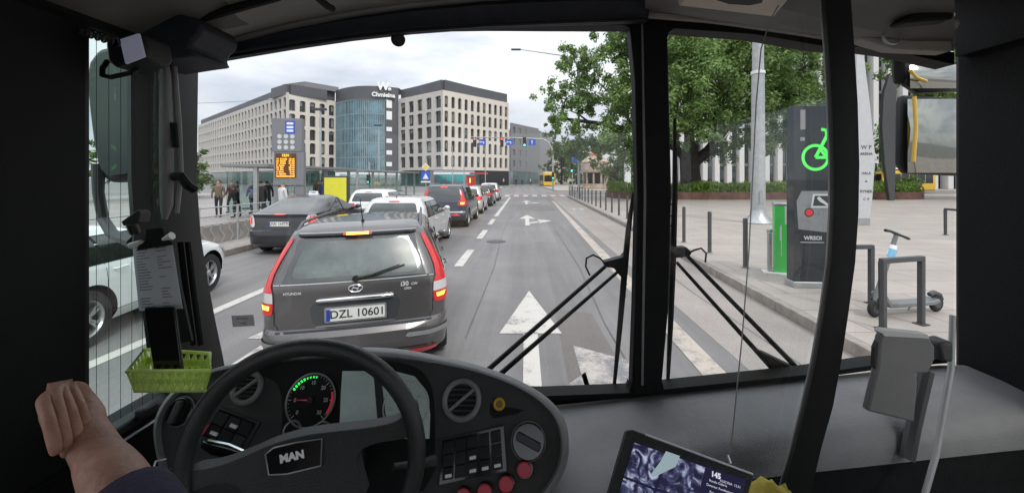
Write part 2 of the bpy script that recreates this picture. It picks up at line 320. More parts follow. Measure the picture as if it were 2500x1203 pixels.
def car(name, label, spec, paint, group, detail=2):
    root = thing(name, label, spec.get('cat', 'car'), group=group); sh = Shell(spec['L'], spec['rows'], spec.get('bow', .06), spec.get('taper', .05)); H = spec['rows'][-1][0]; L_ = spec['L']
    b = MB(); z0 = spec['rows'][0][0]; zs = sorted(set([r[0] for r in spec['rows']] + [lerp(z0, H, k / 26) for k in range(27)])); sh.body(zs, b)
    ob = b.build('body', [paint, 'black_soft'], root, 32)
    wr = spec.get('wr', .315); ya, yb = spec['axles']; hw = max(r[3] for r in spec['rows']); ar = wr + .055
    cut = MB()
    for y in (ya, yb):
        for sg in (-1, 1): cut.cyl((sg * (hw - .26), y, wr + .01), (sg * (hw + .2), y, wr + .01), ar, n=36)
    cb = cut.build('cutter', 'black_soft', None, 0); md = ob.modifiers.new('b', 'BOOLEAN'); md.object = cb; md.operation = 'DIFFERENCE'; md.solver = 'EXACT'
    bpy.context.view_layer.update(); dg = bpy.context.evaluated_depsgraph_get(); me = bpy.data.meshes.new_from_object(ob.evaluated_get(dg)); ob.modifiers.clear(); ob.data = me; me.name = 'body'
    bpy.data.objects.remove(cb)
    if len(me.materials) < 2: me.materials.append(MATS['black_soft'])
    for p in me.polygons:
        c = p.center; p.material_index = 0
        for y in (ya, yb):
            if math.hypot(c.y - y, c.z - wr - .01) < ar + .004 and abs(c.x) < hw * .985 and c.z < wr + ar + .02 and (abs(p.normal.x) < .6 or abs(c.x) < hw - .2): p.material_index = 1
    me.shade_smooth(); me.set_sharp_from_angle(angle=R(32))
    for y in (ya, yb):
        for sg in (-1, 1): make_wheel(root, sg * (hw - .125), y, wr, .21, sg, spec.get('spokes', 5), spec.get('style', 0), spec.get('rim', 'alloy'))
    zb, zt = spec['belt'], spec['wtop']; g = spec['rg']   # rear glass: z0,z1,halfwidths
    m = MB(); sh.rear(m, rounded_rows(g[0], g[1], g[2], g[3], .07), .004, 14); m.build('rear_window', spec.get('glass', 'car_glass'), root)
    f = MB(); zs = [lerp(spec['hood'] + .015, zt + .02, k / 8) for k in range(9)]
    f.grid([[sh.p(lerp(sh.umax(z) - sh.at(z)[2] * .93, sh.umax(z), k / 6), z, .005, 1) for k in range(7)] + [sh.p(lerp(sh.umax(z), sh.umax(z) - sh.at(z)[2] * .93, k / 6), z, .005, -1) for k in range(1, 7)] for z in zs]); f.build('windscreen', 'car_glass', root)
    for sg in (-1, 1):
        bm_ = MB(); n = 9; zz = [lerp(zb - .012, zt + .012, k / n) for k in range(n + 1)]; sh.patch(bm_, [(z, sh.at(z)[0] + spec['dp'][0], sh.at(z)[1] - spec['dp'][1] + .03) for z in zz], .0025, 16, sg, uv=False); bm_.build('window_surround', 'black_soft', root)
        cuts = spec['pillars']
        for i, (a, c) in enumerate(cuts):
            w = MB(); rows = []
            for k in range(n + 1):
                z = lerp(zb, zt, k / n); lo = sh.at(z)[0] + spec['dp'][0] + .03; hi = sh.at(z)[1] - spec['dp'][1]
                rows.append((z, max(a, lo), max(max(a, lo) + .005, min(c, hi))))
            sh.patch(w, rows, .005, 6, sg, uv=False); w.build('side_window', spec.get('sglass', 'car_glass_dark'), root)
        if detail > 1:
            lines = MB()
            for yv in spec['doors']:
                zz = [lerp(z0 + .12, zb, k / 8) for k in range(9)]; sh.patch(lines, [(z, yv - .004, yv + .004) for z in zz], .0015, 1, sg, uv=False)
            sh.patch(lines, [(z0 + .115, spec['doors'][0], spec['doors'][-1]), (z0 + .123, spec['doors'][0], spec['doors'][-1])], .0015, 14, sg, uv=False); lines.build('door_gap', 'ink', root)
            for yv in spec['handles']:
                h = MB(); a = sh.p(sh.uy(yv, zb - .1), zb - .1, .03, sg); c = sh.p(sh.uy(yv + .18, zb - .095), zb - .095, .03, sg); h.tube([a - Vector((sg * .03, .02, 0)), a, c, c - Vector((sg * .03, -.02, 0))], .011, 6); h.build('door_handle', spec.get('handle', paint), root)
        mr_ = MB(); my = sh.at(zb + .05)[1] - spec['dp'][1] - .08; px_ = sh.p(sh.uy(my, zb + .05), zb + .05, 0, sg); mr_.ball(px_ + Vector((sg * .12, 0, .03)), .1, (.95, .55, .68)); mr_.cyl(px_, px_ + Vector((sg * .1, 0, 0)), .03, n=6); mr_.build('wing_mirror', spec.get('mirror', paint), root)
    for sg in (-1, 1):
        for rows, mat in spec['lamps']:
            l = MB(); sh.patch(l, [(z, a, b_) for z, a, b_ in rows], .012, 10, sg); l.build('tail_light', mat, root)
        hd = MB(); zf = spec['hood'] - .28; um = lambda z: sh.umax(z)
        hd.grid([[sh.p(um(z) - lerp(.42, 1.05, k / 8), z, .008, sg) for k in range(9)] for z in (zf, zf + .05, zf + .1, zf + .15)]); hd.build('headlight', 'clear_lens', root)
    bl = MB(); z = spec['brake'][0]; sh.rear(bl, [(z - .012, -.14, .14), (z + .012, -.14, .14)], .012, 6); bl.build('high_brake_light', spec['brake'][1], root)
    z = spec['plate'][0]; c = sh.p(0, z, .02); pl = MB(); pl.prism([c + Vector((x, 0, y)) for x, y in rbox(.52, .114, .012)], (0, .012, 0)); p = pl.build('number_plate', 'plate_white', root)
    t = MB(); t.prism([c + Vector((x - .24, -.0015, y)) for x, y in rbox(.036, .108, .004)], (0, .001, 0)); t.build('plate_band', 'plate_blue', p)
    t = MB(); t.text(spec['plate'][1], c + Vector((.018, -.002, 0)), (1, 0, 0), (0, 0, 1), .105, bold=.0012); t.build('plate_lettering', 'ink', p, 0)
    if detail > 1:
        e = MB(); z = spec['bumper']; sh.rear(e, [(z - .007, -hw * .93, hw * .93), (z + .007, -hw * .93, hw * .93)], .002, 16); e.build('bumper_seam', 'ink', root)
        e = MB(); sh.rear(e, [(z0 + .0, -hw * .85, hw * .85), (z0 + .13, -hw * .85, hw * .85)], .006, 16); e.build('lower_bumper', 'black_plastic', root)
    return root, sh
def place(o, x, y, yaw=0): o.location = (x, y, .004); o.rotation_euler = (0, 0, R(yaw)); return o
M('paint_dark_grey', (.125, .118, .117), .32, .55, coat=.8, var=.05, vs=3); M('paint_silver', (.64, .63, .63), .36, .35, coat=.7); M('paint_white', (.80, .81, .80), .3, coat=.7); M('paint_navy', (.045, .052, .075), .3, .4, coat=.8)
M('paint_black_grey', (.035, .036, .04), .3, .3, coat=.7); M('paint_pale', (.58, .56, .54), .34, .4, coat=.7)
def hatch_rows(H, hw, L_, belt, hood, base=.22, rake=.26, ws=1.15, hoodl=1.1, rr=.2):
    k = H
    return [(base, .12, L_ - .12, hw - .07, rr + .02, .35), (base + .1, .03, L_ - .03, hw - .02, rr, .35), (.5, 0, L_, hw - .004, rr, .38), (.64, .015, L_ - .01, hw, rr, .40), (.70, .05, L_ - .03, hw, rr - .03, .42),
            (hood - .14, .06, L_ - .12, hw, rr - .03, .45), (hood - .04, .07, L_ - .45, hw - .01, rr - .03, .4), (hood, .07, L_ - hoodl + .1, hw - .015, rr - .03, .3), (belt, .09, L_ - hoodl - (belt - hood) * 1.6, hw - .035, rr - .04, .22),
            (lerp(belt, k, .5), .07 + rake * .42, L_ - hoodl - .3 - ws * .35, lerp(hw - .04, hw - .2, .42), .15, .2), (k - .12, .07 + rake * .78, L_ - hoodl - ws * .78, hw - .19, .14, .2), (k - .05, .07 + rake * .95, L_ - hoodl - ws, hw - .235, .14, .25),
            (k - .018, .10 + rake * 1.15, L_ - hoodl - ws * 1.15, hw - .31, .16, .28), (k, .20 + rake * 1.5, L_ - hoodl - ws * 1.35, hw - .42, .2, .3)]
# hero: the estate car right ahead
Lh = 4.45
rows_h = [(.22, .14, 4.3, .80, .22, .35), (.30, .04, 4.42, .86, .22, .35), (.42, .0, 4.45, .882, .24, .38), (.53, .0, 4.45, .885, .24, .4), (.575, .03, 4.44, .885, .22, .42), (.60, .075, 4.43, .885, .19, .42), (.80, .085, 4.36, .885, .17, .45), (.93, .09, 4.05, .872, .16, .42), (.97, .095, 3.5, .862, .16, .3),
          (1.02, .105, 3.15, .845, .15, .25), (1.10, .14, 2.95, .82, .15, .22), (1.25, .215, 2.62, .755, .14, .2), (1.40, .30, 2.3, .69, .14, .2), (1.46, .345, 2.15, .655, .14, .22), (1.50, .42, 1.95, .60, .15, .25), (1.525, .60, 1.75, .5, .2, .3)]
def lamp_rows(zs): return zs
spec_h = dict(L=Lh, rows=rows_h, axles=(.85, 3.5), belt=1.0, wtop=1.40, hood=.93, rg=(1.055, 1.375, .615, .50), dp=(.34, .2), pillars=[(0, 1.05), (1.12, 2.0), (2.07, 4)], doors=[1.1, 2.03, 3.1], handles=[1.2, 2.15],
              lamps=[([(z, a, b) for z, a, b in ((.735, .80, .90), (.75, .765, .97), (.79, .755, 1.02), (.845, .755, 1.04))], 'red_lens'), ([(.847, .755, 1.04), (.90, .757, 1.04), (.938, .76, 1.02)], 'clear_lens'), ([(.94, .76, 1.02), (1.0, .78, .975), (1.1, .765, .90), (1.2, .725, .825), (1.3, .675, .745), (1.38, .635, .685), (1.41, .635, .66)], 'red_lens')],
              brake=(1.44, 'red_lens'), plate=(.715, 'DZL 10601'), bumper=.585, glass='car_glass', style=0)
hero, sh = car('estate_car', 'dark grey estate car with lit red tail lights directly ahead of the bus', spec_h, 'paint_dark_grey', 'cars queueing in the lanes ahead')
M('hero_glass_clear', (.15, .175, .17), .2, spec=.35, var=.3, vs=3); M('hero_tint', (.05, .055, .058), .08, spec=.8, coat=.4)
for c in hero.children:
    if c.name.startswith('rear_window'): c.data.materials[0] = MATS['hero_glass_clear']
m = MB(); sh.rear(m, rounded_rows(1.012, 1.415, .77, .625, .03), .0025, 16); m.build('tinted_border', 'hero_tint', hero)
m = MB(); sh.rear(m, [(1.003, -.76, .76), (1.012, -.76, .76)], .004, 16); m.build('glass_trim', 'paint_silver', hero)
m = MB(); sh.rear(m, [(1.428, -.11, .11), (1.452, -.11, .11)], .017, 6); m.build('lit_brake_strip', 'amber_lit', hero)
m = MB(); zz = [(1.46, -.60, .60), (1.455, -.60, .60)]; 
def rp_(x, z, off=0): return sh.p(abs(x), z, off, 1 if x >= 0 else -1)
g0 = [rp_(x / 10 * .6, 1.462, -.02) for x in range(-10, 11)]; g1 = [p + Vector((0, -.09, -.012)) for p in g0]; g2 = [p + Vector((0, -.088, -.034)) for p in g0]; g3 = [p + Vector((0, -.0, -.05)) for p in g0]
m.grid([g0, g1, g2, g3]); m.build('spoiler', 'paint_dark_grey', hero)
for c in list(hero.children):
    if c.name.startswith(('high_brake', 'lit_brake')):
        for v in c.data.vertices: v.co.y -= .062; v.co.z += .004
for sg in (-1, 1):
    m = MB(); sh.patch(m, [(.785, .79, .87), (.825, .785, .90)], .016, 5, sg); m.build('lit_lamp', 'amber_lit', hero)
    m = MB(); pts = []
    for k in range(13):
        t = k / 12; y = lerp(.52, 2.35, t); z = 1.475 + .06 * min(1, math.sin(math.pi * t) * 3.5); pts.append(Vector((sg * lerp(.60, .585, t), y, z)))
    m.tube([pts[0] - Vector((0, .05, .03))] + pts + [pts[-1] + Vector((0, .06, -.04))], [.018] + [.017] * 13 + [.012], 8); m.build('roof_rail', 'alloy_dark', hero)
    m = MB(); sh.patch(m, [(.455, .50, 1.02), (.47, .47, 1.06), (.50, .50, 1.04)], .012, 10, sg); m.build('bumper_trim', 'mid_grey', hero)
    m = MB(); sh.patch(m, [(.27, .55, .78), (.32, .5, .8)], .012, 8, sg); m.build('rear_reflector', 'red_lens', hero)
    m = MB(); zz = [lerp(.60, .77, k / 6) for k in range(7)]; sh.patch(m, [(z, .745 - .03 * (k / 6 < .3), .752 - .03 * (k / 6 < .3)) for k, z in enumerate(zz)], .003, 1, sg); m.build('hatch_gap', 'ink', hero)
m = MB(); c = rp_(0, .845, .02); pts = [rp_(x, .855 - .01 * abs(x), .018) for x in (-.36, -.33, -.2, 0, .2, .33, .36)]; m.tube(pts, [.012, .02, .022, .022, .022, .02, .012], 10); m.build('chrome_handle', 'chrome', hero)
m = MB(); sh.rear(m, rounded_rows(.63, .82, .40, .43, .05, extra=2), .0015, 10); m.build('plate_recess', 'hero_tint', hero)
m = MB(); m.prism([rp_(0, .715, .014) + Vector((x, 0, y)) for x, y in rbox(.55, .145, .015)], (0, .01, 0)); m.build('plate_holder', 'mid_grey', hero)
m = MB(); sh.rear(m, [(.605, -.38, .38), (.617, -.36, .36), (.622, -.30, .30)], .006, 10); m.build('chrome_lip', 'alloy', hero)
m = MB(); c = rp_(0, .945, .012); N = 24
m.tube([c + Vector((.062 * math.cos(2 * math.pi * k / N), 0, .033 * math.sin(2 * math.pi * k / N))) for k in range(N)], .0055, 6, None, True)
for a, b in (((-.032, -.022), (-.016, .024)), ((.016, -.024), (.032, .022)), ((-.026, .0), (-.005, .006)), ((-.005, .006), (.008, -.006)), ((.008, -.006), (.027, 0))): m.cyl(c + Vector((a[0], 0, a[1])), c + Vector((b[0], 0, b[1])), .0055, n=6)
m.build('badge', 'chrome', hero)
m = MB(); m.text('i30', rp_(.47, .945, .008), (1, .06, 0), (0, 0, 1), .062, bold=.002); m.text('CW', rp_(.565, .94, .012), (1, .1, 0), (0, 0, 1), .035, bold=.001); m.text('CRDi', rp_(.50, .90, .008), (1, .06, 0), (0, 0, 1), .03, bold=.001)
m.text('HYUNDAI', rp_(-.58, .93, .012), (1, -.1, 0), (0, 0, 1), .035, bold=.001); m.build('badge_lettering', 'clear_lens', hero, 0)
m = MB(); m.tube([rp_(.0, 1.035, .03), rp_(.15, 1.06, .035), rp_(.42, 1.13, .03)], [.014, .010, .005], 6); m.cyl(rp_(0, 1.035, 0), rp_(0, 1.035, .045), .028, n=10); m.tube([rp_(-.02, 1.03, .02), rp_(.2, 1.055, .02), rp_(.47, 1.125, .018)], .007, 6); m.build('rear_wiper', 'black_plastic', hero)
m = MB(); m.cyl((0, .62, 1.51), (0, .60, 1.545), .022, .014); m.tube([(0, .60, 1.54), (0, .50, 1.68), (0, .45, 1.78)], [.007, .005, .003], 6); m.build('roof_antenna', 'black_plastic', hero)
place(hero, -1.575, 3.74, 14); hero.rotation_euler.y = R(-1)
# generic hatchback family
def hspec(L_, H, hw, belt, plate, **k):
    r = hatch_rows(H, hw, L_, belt, belt - .06, **{q: k.pop(q) for q in list(k) if q in ('base', 'rake', 'ws', 'hoodl', 'rr')})
    d = dict(L=L_, rows=r, axles=(.78, L_ - .82), belt=belt, wtop=H - .13, hood=belt - .06, rg=(belt + .03, H - .13, hw - .2, hw - .31), dp=(.26, .16), pillars=[(0, .95), (1.0, 1.9), (1.97, 4)], doors=[.98, 1.93, L_ - 1.45], handles=[1.1, 2.05],
             lamps=[([(belt - .22, hw - .36, hw - .03), (belt - .18, hw - .38, hw + .06), (belt - .06, hw - .36, hw + .1), (belt - .03, hw - .3, hw + .04)], 'red_lens')], brake=(H - .09, 'red_lens'), plate=(.72, plate), bumper=.66)
    d.update(k); return d
def offset_lit(root, sh, rows, mat='red_lit'):
    for sg in (-1, 1):
        m = MB(); sh.patch(m, rows, .018, 4, sg); m.build('lit_lamp', mat, root)
GQ = 'cars queueing in the lanes ahead'
silver, s2 = car('hatchback', 'silver hatchback with round red tail lights just beyond the dark grey estate car', hspec(4.2, 1.48, .88, .98, 'DW 6NE31', lamps=[([(.80, .60, .70), (.82, .56, .84), (.90, .545, .93), (.96, .57, .92), (.985, .62, .84)], 'red_lens')]), 'paint_silver', GQ)
offset_lit(silver, s2, [(.84, .70, .80), (.90, .69, .81)], 'red_lit'); place(silver, -3.3, 9.85, 1.0)
m = MB(); m.cyl((0, .5, 1.47), (0, .42, 1.52), .012, .006, n=6); m.build('roof_antenna', 'black_plastic', silver)
m = MB(); m.cyl(s2.p(0, .90, .0), s2.p(0, .90, .016), .055, n=18); m.build('badge', 'chrome', silver)
suv, s3 = car('suv_car', 'dark blue-grey SUV with tall red tail lights third in the queue ahead', hspec(4.6, 1.70, .93, 1.08, 'DW 4SK07', base=.28, wr=.36, lamps=[([(.90, .66, .92), (.94, .60, 1.0), (1.05, .64, 1.0), (1.10, .70, .92), (1.25, .70, .84), (1.45, .645, .75), (1.52, .625, .70)], 'red_lens')], bumper=.72, cat='SUV'), 'paint_navy', GQ)
offset_lit(suv, s3, [(.94, .72, .84), (1.02, .71, .86)], 'amber_lit'); place(suv, -3.2, 15.6, 0)
for c in suv.children:
    if c.name.startswith('high_brake'): c.data.materials[0] = MATS['red_lit']
m = MB(); s3.rear(m, [(.62, -.9, .9), (.66, -.9, .9)], .012, 14); m.build('bumper_strip', 'steel', suv)
for sg in (-1, 1):
    m = MB(); s3.patch(m, [(.5, .35, .7), (.56, .35, .7)], .012, 4, sg); m.build('rear_reflector', 'red_lens', suv)
    m = MB(); m.tube([(sg * .66, .6, 1.67), (sg * .66, .75, 1.72), (sg * .65, 2.4, 1.73), (sg * .65, 2.6, 1.68)], .015, 6); m.build('roof_rail', 'steel', suv)
c4, s4 = car('small_hatchback', 'light silver small car fourth in the queue behind the dark SUV', hspec(3.9, 1.5, .84, 1.0, 'DW 2KL88'), 'paint_pale', GQ, 1); offset_lit(c4, s4, [(.82, .56, .72), (.92, .55, .74)], 'red_lit'); place(c4, -3.15, 21.6, 0)
c5, s5 = car('saloon_car', 'dark grey car fifth in the queue between two silver cars', hspec(4.3, 1.45, .87, .97, 'DWR 51HA'), 'paint_black_grey', GQ, 1); place(c5, -3.1, 27.2, 0)
c6, s6 = car('compact_car', 'silver car at the far front of the queue near the crossing', hspec(4.1, 1.52, .86, .98, 'DW 8RT20'), 'paint_silver', GQ, 1); place(c6, -3.05, 33.5, 0)
w2, s7 = car('white_hatchback', 'white car with dark rear window between the dark taxi and the silver hatchback', hspec(4.2, 1.5, .87, 1.0, 'DW 7YC45'), 'paint_white', GQ, 1); place(w2, -6.3, 15.9, 1)
# dark taxi liftback
rows_p = [(.2, .1, 4.3, .80, .25, .4), (.3, .0, 4.42, .86, .25, .4), (.5, -.02, 4.45, .87, .25, .4), (.62, .0, 4.44, .872, .22, .4), (.66, .06, 4.42, .872, .2, .42), (.85, .09, 4.2, .87, .18, .42), (.95, .11, 3.6, .862, .17, .3), (1.04, .10, 3.2, .845, .16, .25),
          (1.07, .26, 3.05, .83, .16, .25), (1.16, .50, 2.82, .78, .18, .22), (1.28, .86, 2.5, .72, .2, .22), (1.40, 1.35, 2.15, .64, .24, .25), (1.455, 1.55, 2.02, .56, .22, .22), (1.475, 1.68, 1.95, .45, .12, .12)]
rows_p[-3] = (1.40, 1.15, 2.25, .65, .26, .3); rows_p[-2] = (1.45, 1.35, 2.1, .58, .3, .3); rows_p[-1] = (1.475, 1.55, 2.0, .48, .2, .2)
taxi, s8 = car('taxi_car', 'black-grey taxi with a small roof sign waiting in the far left lane', dict(L=4.45, rows=rows_p, axles=(.82, 3.52), belt=1.0, wtop=1.38, hood=.93, rg=(1.085, 1.385, .66, .52), dp=(.75, .22), pillars=[(0, 1.9), (1.98, 4)], doors=[1.15, 1.95, 3.1], handles=[1.3, 2.1],
        lamps=[([(.72, .68, .80), (.78, .66, .98), (.95, .70, 1.0), (1.03, .74, .93)], 'clear_lens'), ([(.80, .74, .92), (.95, .76, .96), (1.0, .78, .92)], 'red_lens')], brake=(1.045, 'red_lit'), plate=(.80, 'DW 1HT70'), bumper=.645, cat='taxi'), 'paint_black_grey', GQ)
offset_lit(taxi, s8, [(.82, .80, .9), (.97, .80, .9)], 'red_lit')
m = MB(); m.box(-.14, .14, 1.75, 1.9, 1.47, 1.50); m.box(-.12, .12, 1.78, 1.87, 1.50, 1.58); m.build('roof_sign', 'white_lamp', taxi, bevel=.012); 
m = MB(); m.text('TAXI', (0, 1.775, 1.54), (1, 0, 0), (0, 0, 1), .07, bold=.002); m.build('roof_lettering', 'plate_blue', taxi, 0); place(taxi, -6.3, 10.2, 1)
# white car beside the bus
wc, s9 = car('white_car', 'white hatchback with five-spoke alloy wheels seen through the side window', hspec(3.95, 1.40, .87, .96, 'DW 9JH33', hoodl=1.2, wr=.33, spokes=5, style=1, axles=(.78, 3.13)), 'paint_white', GQ)
place(wc, -5.80, 3.79, 9.8)
# far bus and tram bits
def coach(name, label, L_, paint, loc, yaw, H=2.95, text=None, windows=6, group=None, cat='bus'):
    r = thing(name, label, cat, loc, R(yaw), group); m = MB()
    pts = rbox(2.5, H - .3, .22); m.prism([Vector((x, 0, y + .3 + (H - .3) / 2)) for x, y in pts], (0, L_, 0)); m.build('body', paint, r)
    m = MB(); m.prism([Vector((x, -.01, y + 1.75)) for x, y in rbox(2.2, 1.35, .1)], (0, .008, 0)); m.build('rear_window', 'car_glass_dark', r)
    m = MB(); m.prism([Vector((x, L_ + .01, y + 1.65)) for x, y in rbox(2.3, 1.6, .1)], (0, -.008, 0)); m.build('windscreen', 'car_glass_dark', r)
    for sg in (-1, 1):
        for k in range(windows):
            a = .3 + k * (L_ - .6) / windows; b = a + (L_ - .6) / windows - .08; m = MB(); x = sg * 1.252
            m.box(x - .006, x + .006, a, b, 1.25, H - .5); m.build('window', 'car_glass_dark', r)
        for y in (1.6, L_ - 2.2): make_wheel(r, sg * 1.14, y, .46, .26, sg, 8, 0, 'alloy_dark')
    m = MB(); m.box(-.8, .8, L_ * .2, L_ * .45, H, H + .22); m.box(-.7, .7, L_ * .6, L_ * .75, H, H + .16); m.build('roof_unit', 'white_paint', r, bevel=.04)
    return r
M('paint_yellow', (.72, .45, .03), .35, coat=.5); M('paint_red', (.55, .03, .03), .35, coat=.5)
# ---------------------------------------------------------------- ground, roads, pavements
def sheet(name, pts, z, mat, th=None, kind='structure'):
    m = MB()
    if th: m.prism([(x, y, z - th) for x, y in pts], (0, 0, th))
    else: m.add([(x, y, z) for x, y in pts], [list(range(len(pts)))])
    o = m.build(name, mat, None, 0); setting(o, kind); return o
M('far_ground', (.20, .20, .19), .9, var=.2, vs=.3)
sheet('ground', [(-1500, -300), (1500, -300), (1500, 2500), (-1500, 2500)], -.012, 'far_ground')
sheet('road', [(-7.6, -20), (4.4, -20), (4.4, 44), (60, 46), (60, 57), (4, 56), (2, 90), (2, 400), (-6, 400), (-6, 90), (-9, 62), (-160, 62), (-160, 50), (-7.6, 50)], 0, 'asphalt')
sheet('bike_lane', [(2.25, -5), (3.62, -5), (4.08, 20), (4.2, 41), (2.6, 41), (2.45, 20)], .004, 'lane_concrete')
sheet('bike_crossing', [(-7, 46.2), (5.5, 46.2), (5.5, 48.2), (-7, 48.2)], .004, 'red_lane'); sheet('bike_crossing', [(2.0, 41.3), (4.3, 41.3), (4.9, 46), (2.3, 46)], .0045, 'red_lane')
KERB = [(3.62, -8), (3.62, 2), (3.70, 5), (3.85, 9), (4.05, 16), (4.2, 30), (4.25, 40), (4.6, 42), (6, 43.6), (60, 44.5)]
plz = [(x + .13, y) for x, y in KERB[:-3]] + [(4.75, 41.9), (6.05, 43.45), (60, 44.35), (90, 44.3), (90, -8)]
sheet('pavement', plz, .15, 'plaza_paving', .16)
def kerb(name, line, w, z):
    m = MB(); n = len(line)
    for a, b in zip(line, line[1:]):
        A = Vector((*a, 0)); B = Vector((*b, 0)); L_ = (B - A).length; k = max(1, round(L_ / 1.0)); d = (B - A) / k; s = Vector((d.y, -d.x, 0)).normalized() * w
        for i in range(min(k, 60)):
            p = A + d * i; q = A + d * (i + 1) - d.normalized() * .006; m.prism([p, q, q + s, p + s], (0, 0, z))
    o = m.build(name, 'kerb_stone', None, 0, .012); setting(o)
kerb('kerb', KERB, .128, .153)
sheet('far_pavement', [(4.5, 58), (60, 59), (90, 59), (90, 110), (6, 110), (3.2, 90)], .12, 'plaza_paving', .13)
ISL = [(-7.6, -8), (-7.6, 14), (-7.7, 40), (-8.2, 46), (-9.5, 47.5)]
sheet('tram_island', [(-7.73, -8), (-7.73, 14), (-7.83, 40), (-8.35, 46), (-9.6, 47.3), (-40, 47.3), (-40, -8)], .15, 'island_paving', .16)
m = MB()
for a, b in zip(ISL, ISL[1:]):
    A = Vector((*a, 0)); B = Vector((*b, 0)); k = max(1, round((B - A).length)); d = (B - A) / k; s = Vector((-d.y, d.x, 0)).normalized() * .128
    for i in range(k): p = A + d * i; q = p + d * .994; m.prism([p, q, q + s, p + s], (0, 0, .153))
setting(m.build('island_kerb', 'kerb_stone', None, 0, .012))
# markings
def mark(name, polys, label, mat='road_paint', z=.006):
    m = MB()
    for k, p in enumerate(polys): m.add([(x, y, z) for x, y in p], [list(range(len(p)))])
    return setting(m.build(name, mat, None, 0))
for k in range(2): pass
mark('lane_line', [[(-1.6, a), (-1.40, a), (-1.40, b), (-1.6, b)] for a, b in [(1, 3), (5.2, 7.2), (9.0, 11.1), (13.1, 15.2), (17.0, 19.2), (20.7, 41)]], '')
mark('lane_line', [[(-4.72, 0), (-4.54, 0), (-4.62, 40), (-4.80, 40)]], '')
mark('edge_line', [[(1.78, 3), (2.04, 3), (2.12, 9), (2.44, 34), (2.24, 34), (1.86, 9)]], '', 'faded_paint')
mark('crosswalk', [[(x, 42), (x + .5, 42), (x + .5, 45.4), (x, 45.4)] for x in [-7.2 + k for k in range(12)]], '')
mark('stop_line', [[(-7.4, 40.6), (2.2, 40.6), (2.2, 41.0), (-7.4, 41.0)]], '')
paint_mark_mat('worn_paint', (.46, .42, .38), .44)
def arrow(x, y, branch):
    P = [[(x - .09, y - 4.6), (x + .09, y - 4.6), (x + .09, y - 1.9), (x - .09, y - 1.9)], [(x - .40, y - 1.93), (x + .40, y - 1.93), (x, y)]]
    if branch: P += [[(x + .09, y - 4.0), (x + .55, y - 3.35), (x + .55, y - 2.95), (x + .09, y - 3.5)], [(x + .5, y - 3.85), (x + 1.15, y - 2.75), (x + .5, y - 2.3)]]
    return P
A7 = arrow(.07, 7.07, True); mark('lane_arrow', A7[:2], ''); mark('worn_arrow', A7[2:], '', 'worn_paint'); mark('lane_arrow', arrow(.10, 21.3, True), ''); mark('lane_arrow', arrow(.10, 34.5, True), '')
mark('lane_arrow', arrow(-3.05, 6.9, False), ''); mark('bike_symbol', [[(3.0, 24.5), (3.1, 24.5), (3.1, 26), (3.0, 26)], [(3.5, 24.5), (3.6, 24.5), (3.6, 26), (3.5, 26)], [(2.8, 25.6), (3.8, 25.6), (3.8, 25.8), (2.8, 25.8)]], '')
asphalt_mat('patch_asphalt', (.15, .135, .125), .1); sheet('road_patch', [(.42, 3.3), (1.05, 3.2), (.98, 5.9), (.45, 6.1)], .0025, 'patch_asphalt'); sheet('road_patch', [(-3.9, 6.2), (-2.4, 6.1), (-2.5, 8.4), (-3.8, 8.5)], .0025, 'patch_asphalt'); sheet('road_patch', [(-.6, 24), (1.9, 24), (1.9, 29), (-.6, 29.3)], .0025, 'patch_asphalt')
M('tar', (.11, .108, .11), .5, var=.3, vs=3)
mm = MB(); random.seed(3)
for pts in ([(1.12, 2.5), (1.08, 5.5), (1.2, 9), (1.15, 14), (1.22, 22)], [(-.75, 5), (-.7, 9), (-.82, 14), (-.78, 30)], [(2.95, 3), (2.9, 7), (3.1, 12), (3.2, 20)]):
    for (a, b), (c, d) in zip(pts, pts[1:]):
        mm.add([(a, b, .0052), (a + .02, b, .0052), (c + .02, d, .0052), (c, d, .0052)], [(0, 1, 2, 3)])
setting(mm.build('road_seam', 'tar', None, 0))
for x, y, r in ((-.9, 12.5, .31),):
    m = MB(); m.cyl((x, y, .001), (x, y, .007), r, n=28); m.cyl((x, y, .007), (x, y, .009), r * .72, n=28); setting(m.build('manhole_cover', 'dark_grey', None))

# ---------------------------------------------------------------- street furniture, right
GB = 'bollards along the right kerb'
def bollard():
    r = thing('bollard', '', 'bollard', group=GB); m = MB(); m.cyl((0, 0, 0), (0, 0, 1.0), .046, n=16); m.lathe([(.046, 1.0), (.038, 1.014), (0, 1.018)], n=16); m.build('post', 'dark_grey', r)
    m = MB(); m.cyl((0, 0, -.003), (0, 0, .02), .075, n=16); m.build('base', 'kerb_stone', r); return r
bp = bollard()
for k in range(22):
    o = bp if k == 0 else copy_tree(bp); o.location = (4.5 + .005 * k, 8.2 + 1.6 * k, .152)
    o['label'] = ['slim dark bollard nearest the green stand, largest in the row', 'slim dark bollard second nearest, left of the one beside the green stand', 'slim dark bollard just right of the windscreen divider with leaf bed behind'][k] if k < 3 else 'slim dark bollard in the receding row left of the windscreen divider'
# tall pale mast
t = thing('mast', 'thick pale grey mast with a collar and flanged foot standing on the plaza', 'mast', (9.4, 16.2, .15))
m = MB(); m.cyl((0, 0, .15), (0, 0, 6.0), .27, .235, 24); m.build('lower_shaft', 'galv', t); m = MB(); m.cyl((0, 0, 6.12), (0, 0, 13), .215, .16, 24); m.build('upper_shaft', 'galv', t)
m = MB(); m.cyl((0, 0, 6.0), (0, 0, 6.12), .26, n=24); m.build('collar', 'white_paint', t); m = MB(); m.lathe([(.55, 0), (.55, .05), (.30, .32), (.27, .6)], n=24); m.build('foot', 'steel', t)
m = MB(); m.box(-.1, .1, -.285, -.26, .8, 1.3); m.build('hatch', 'steel', t)
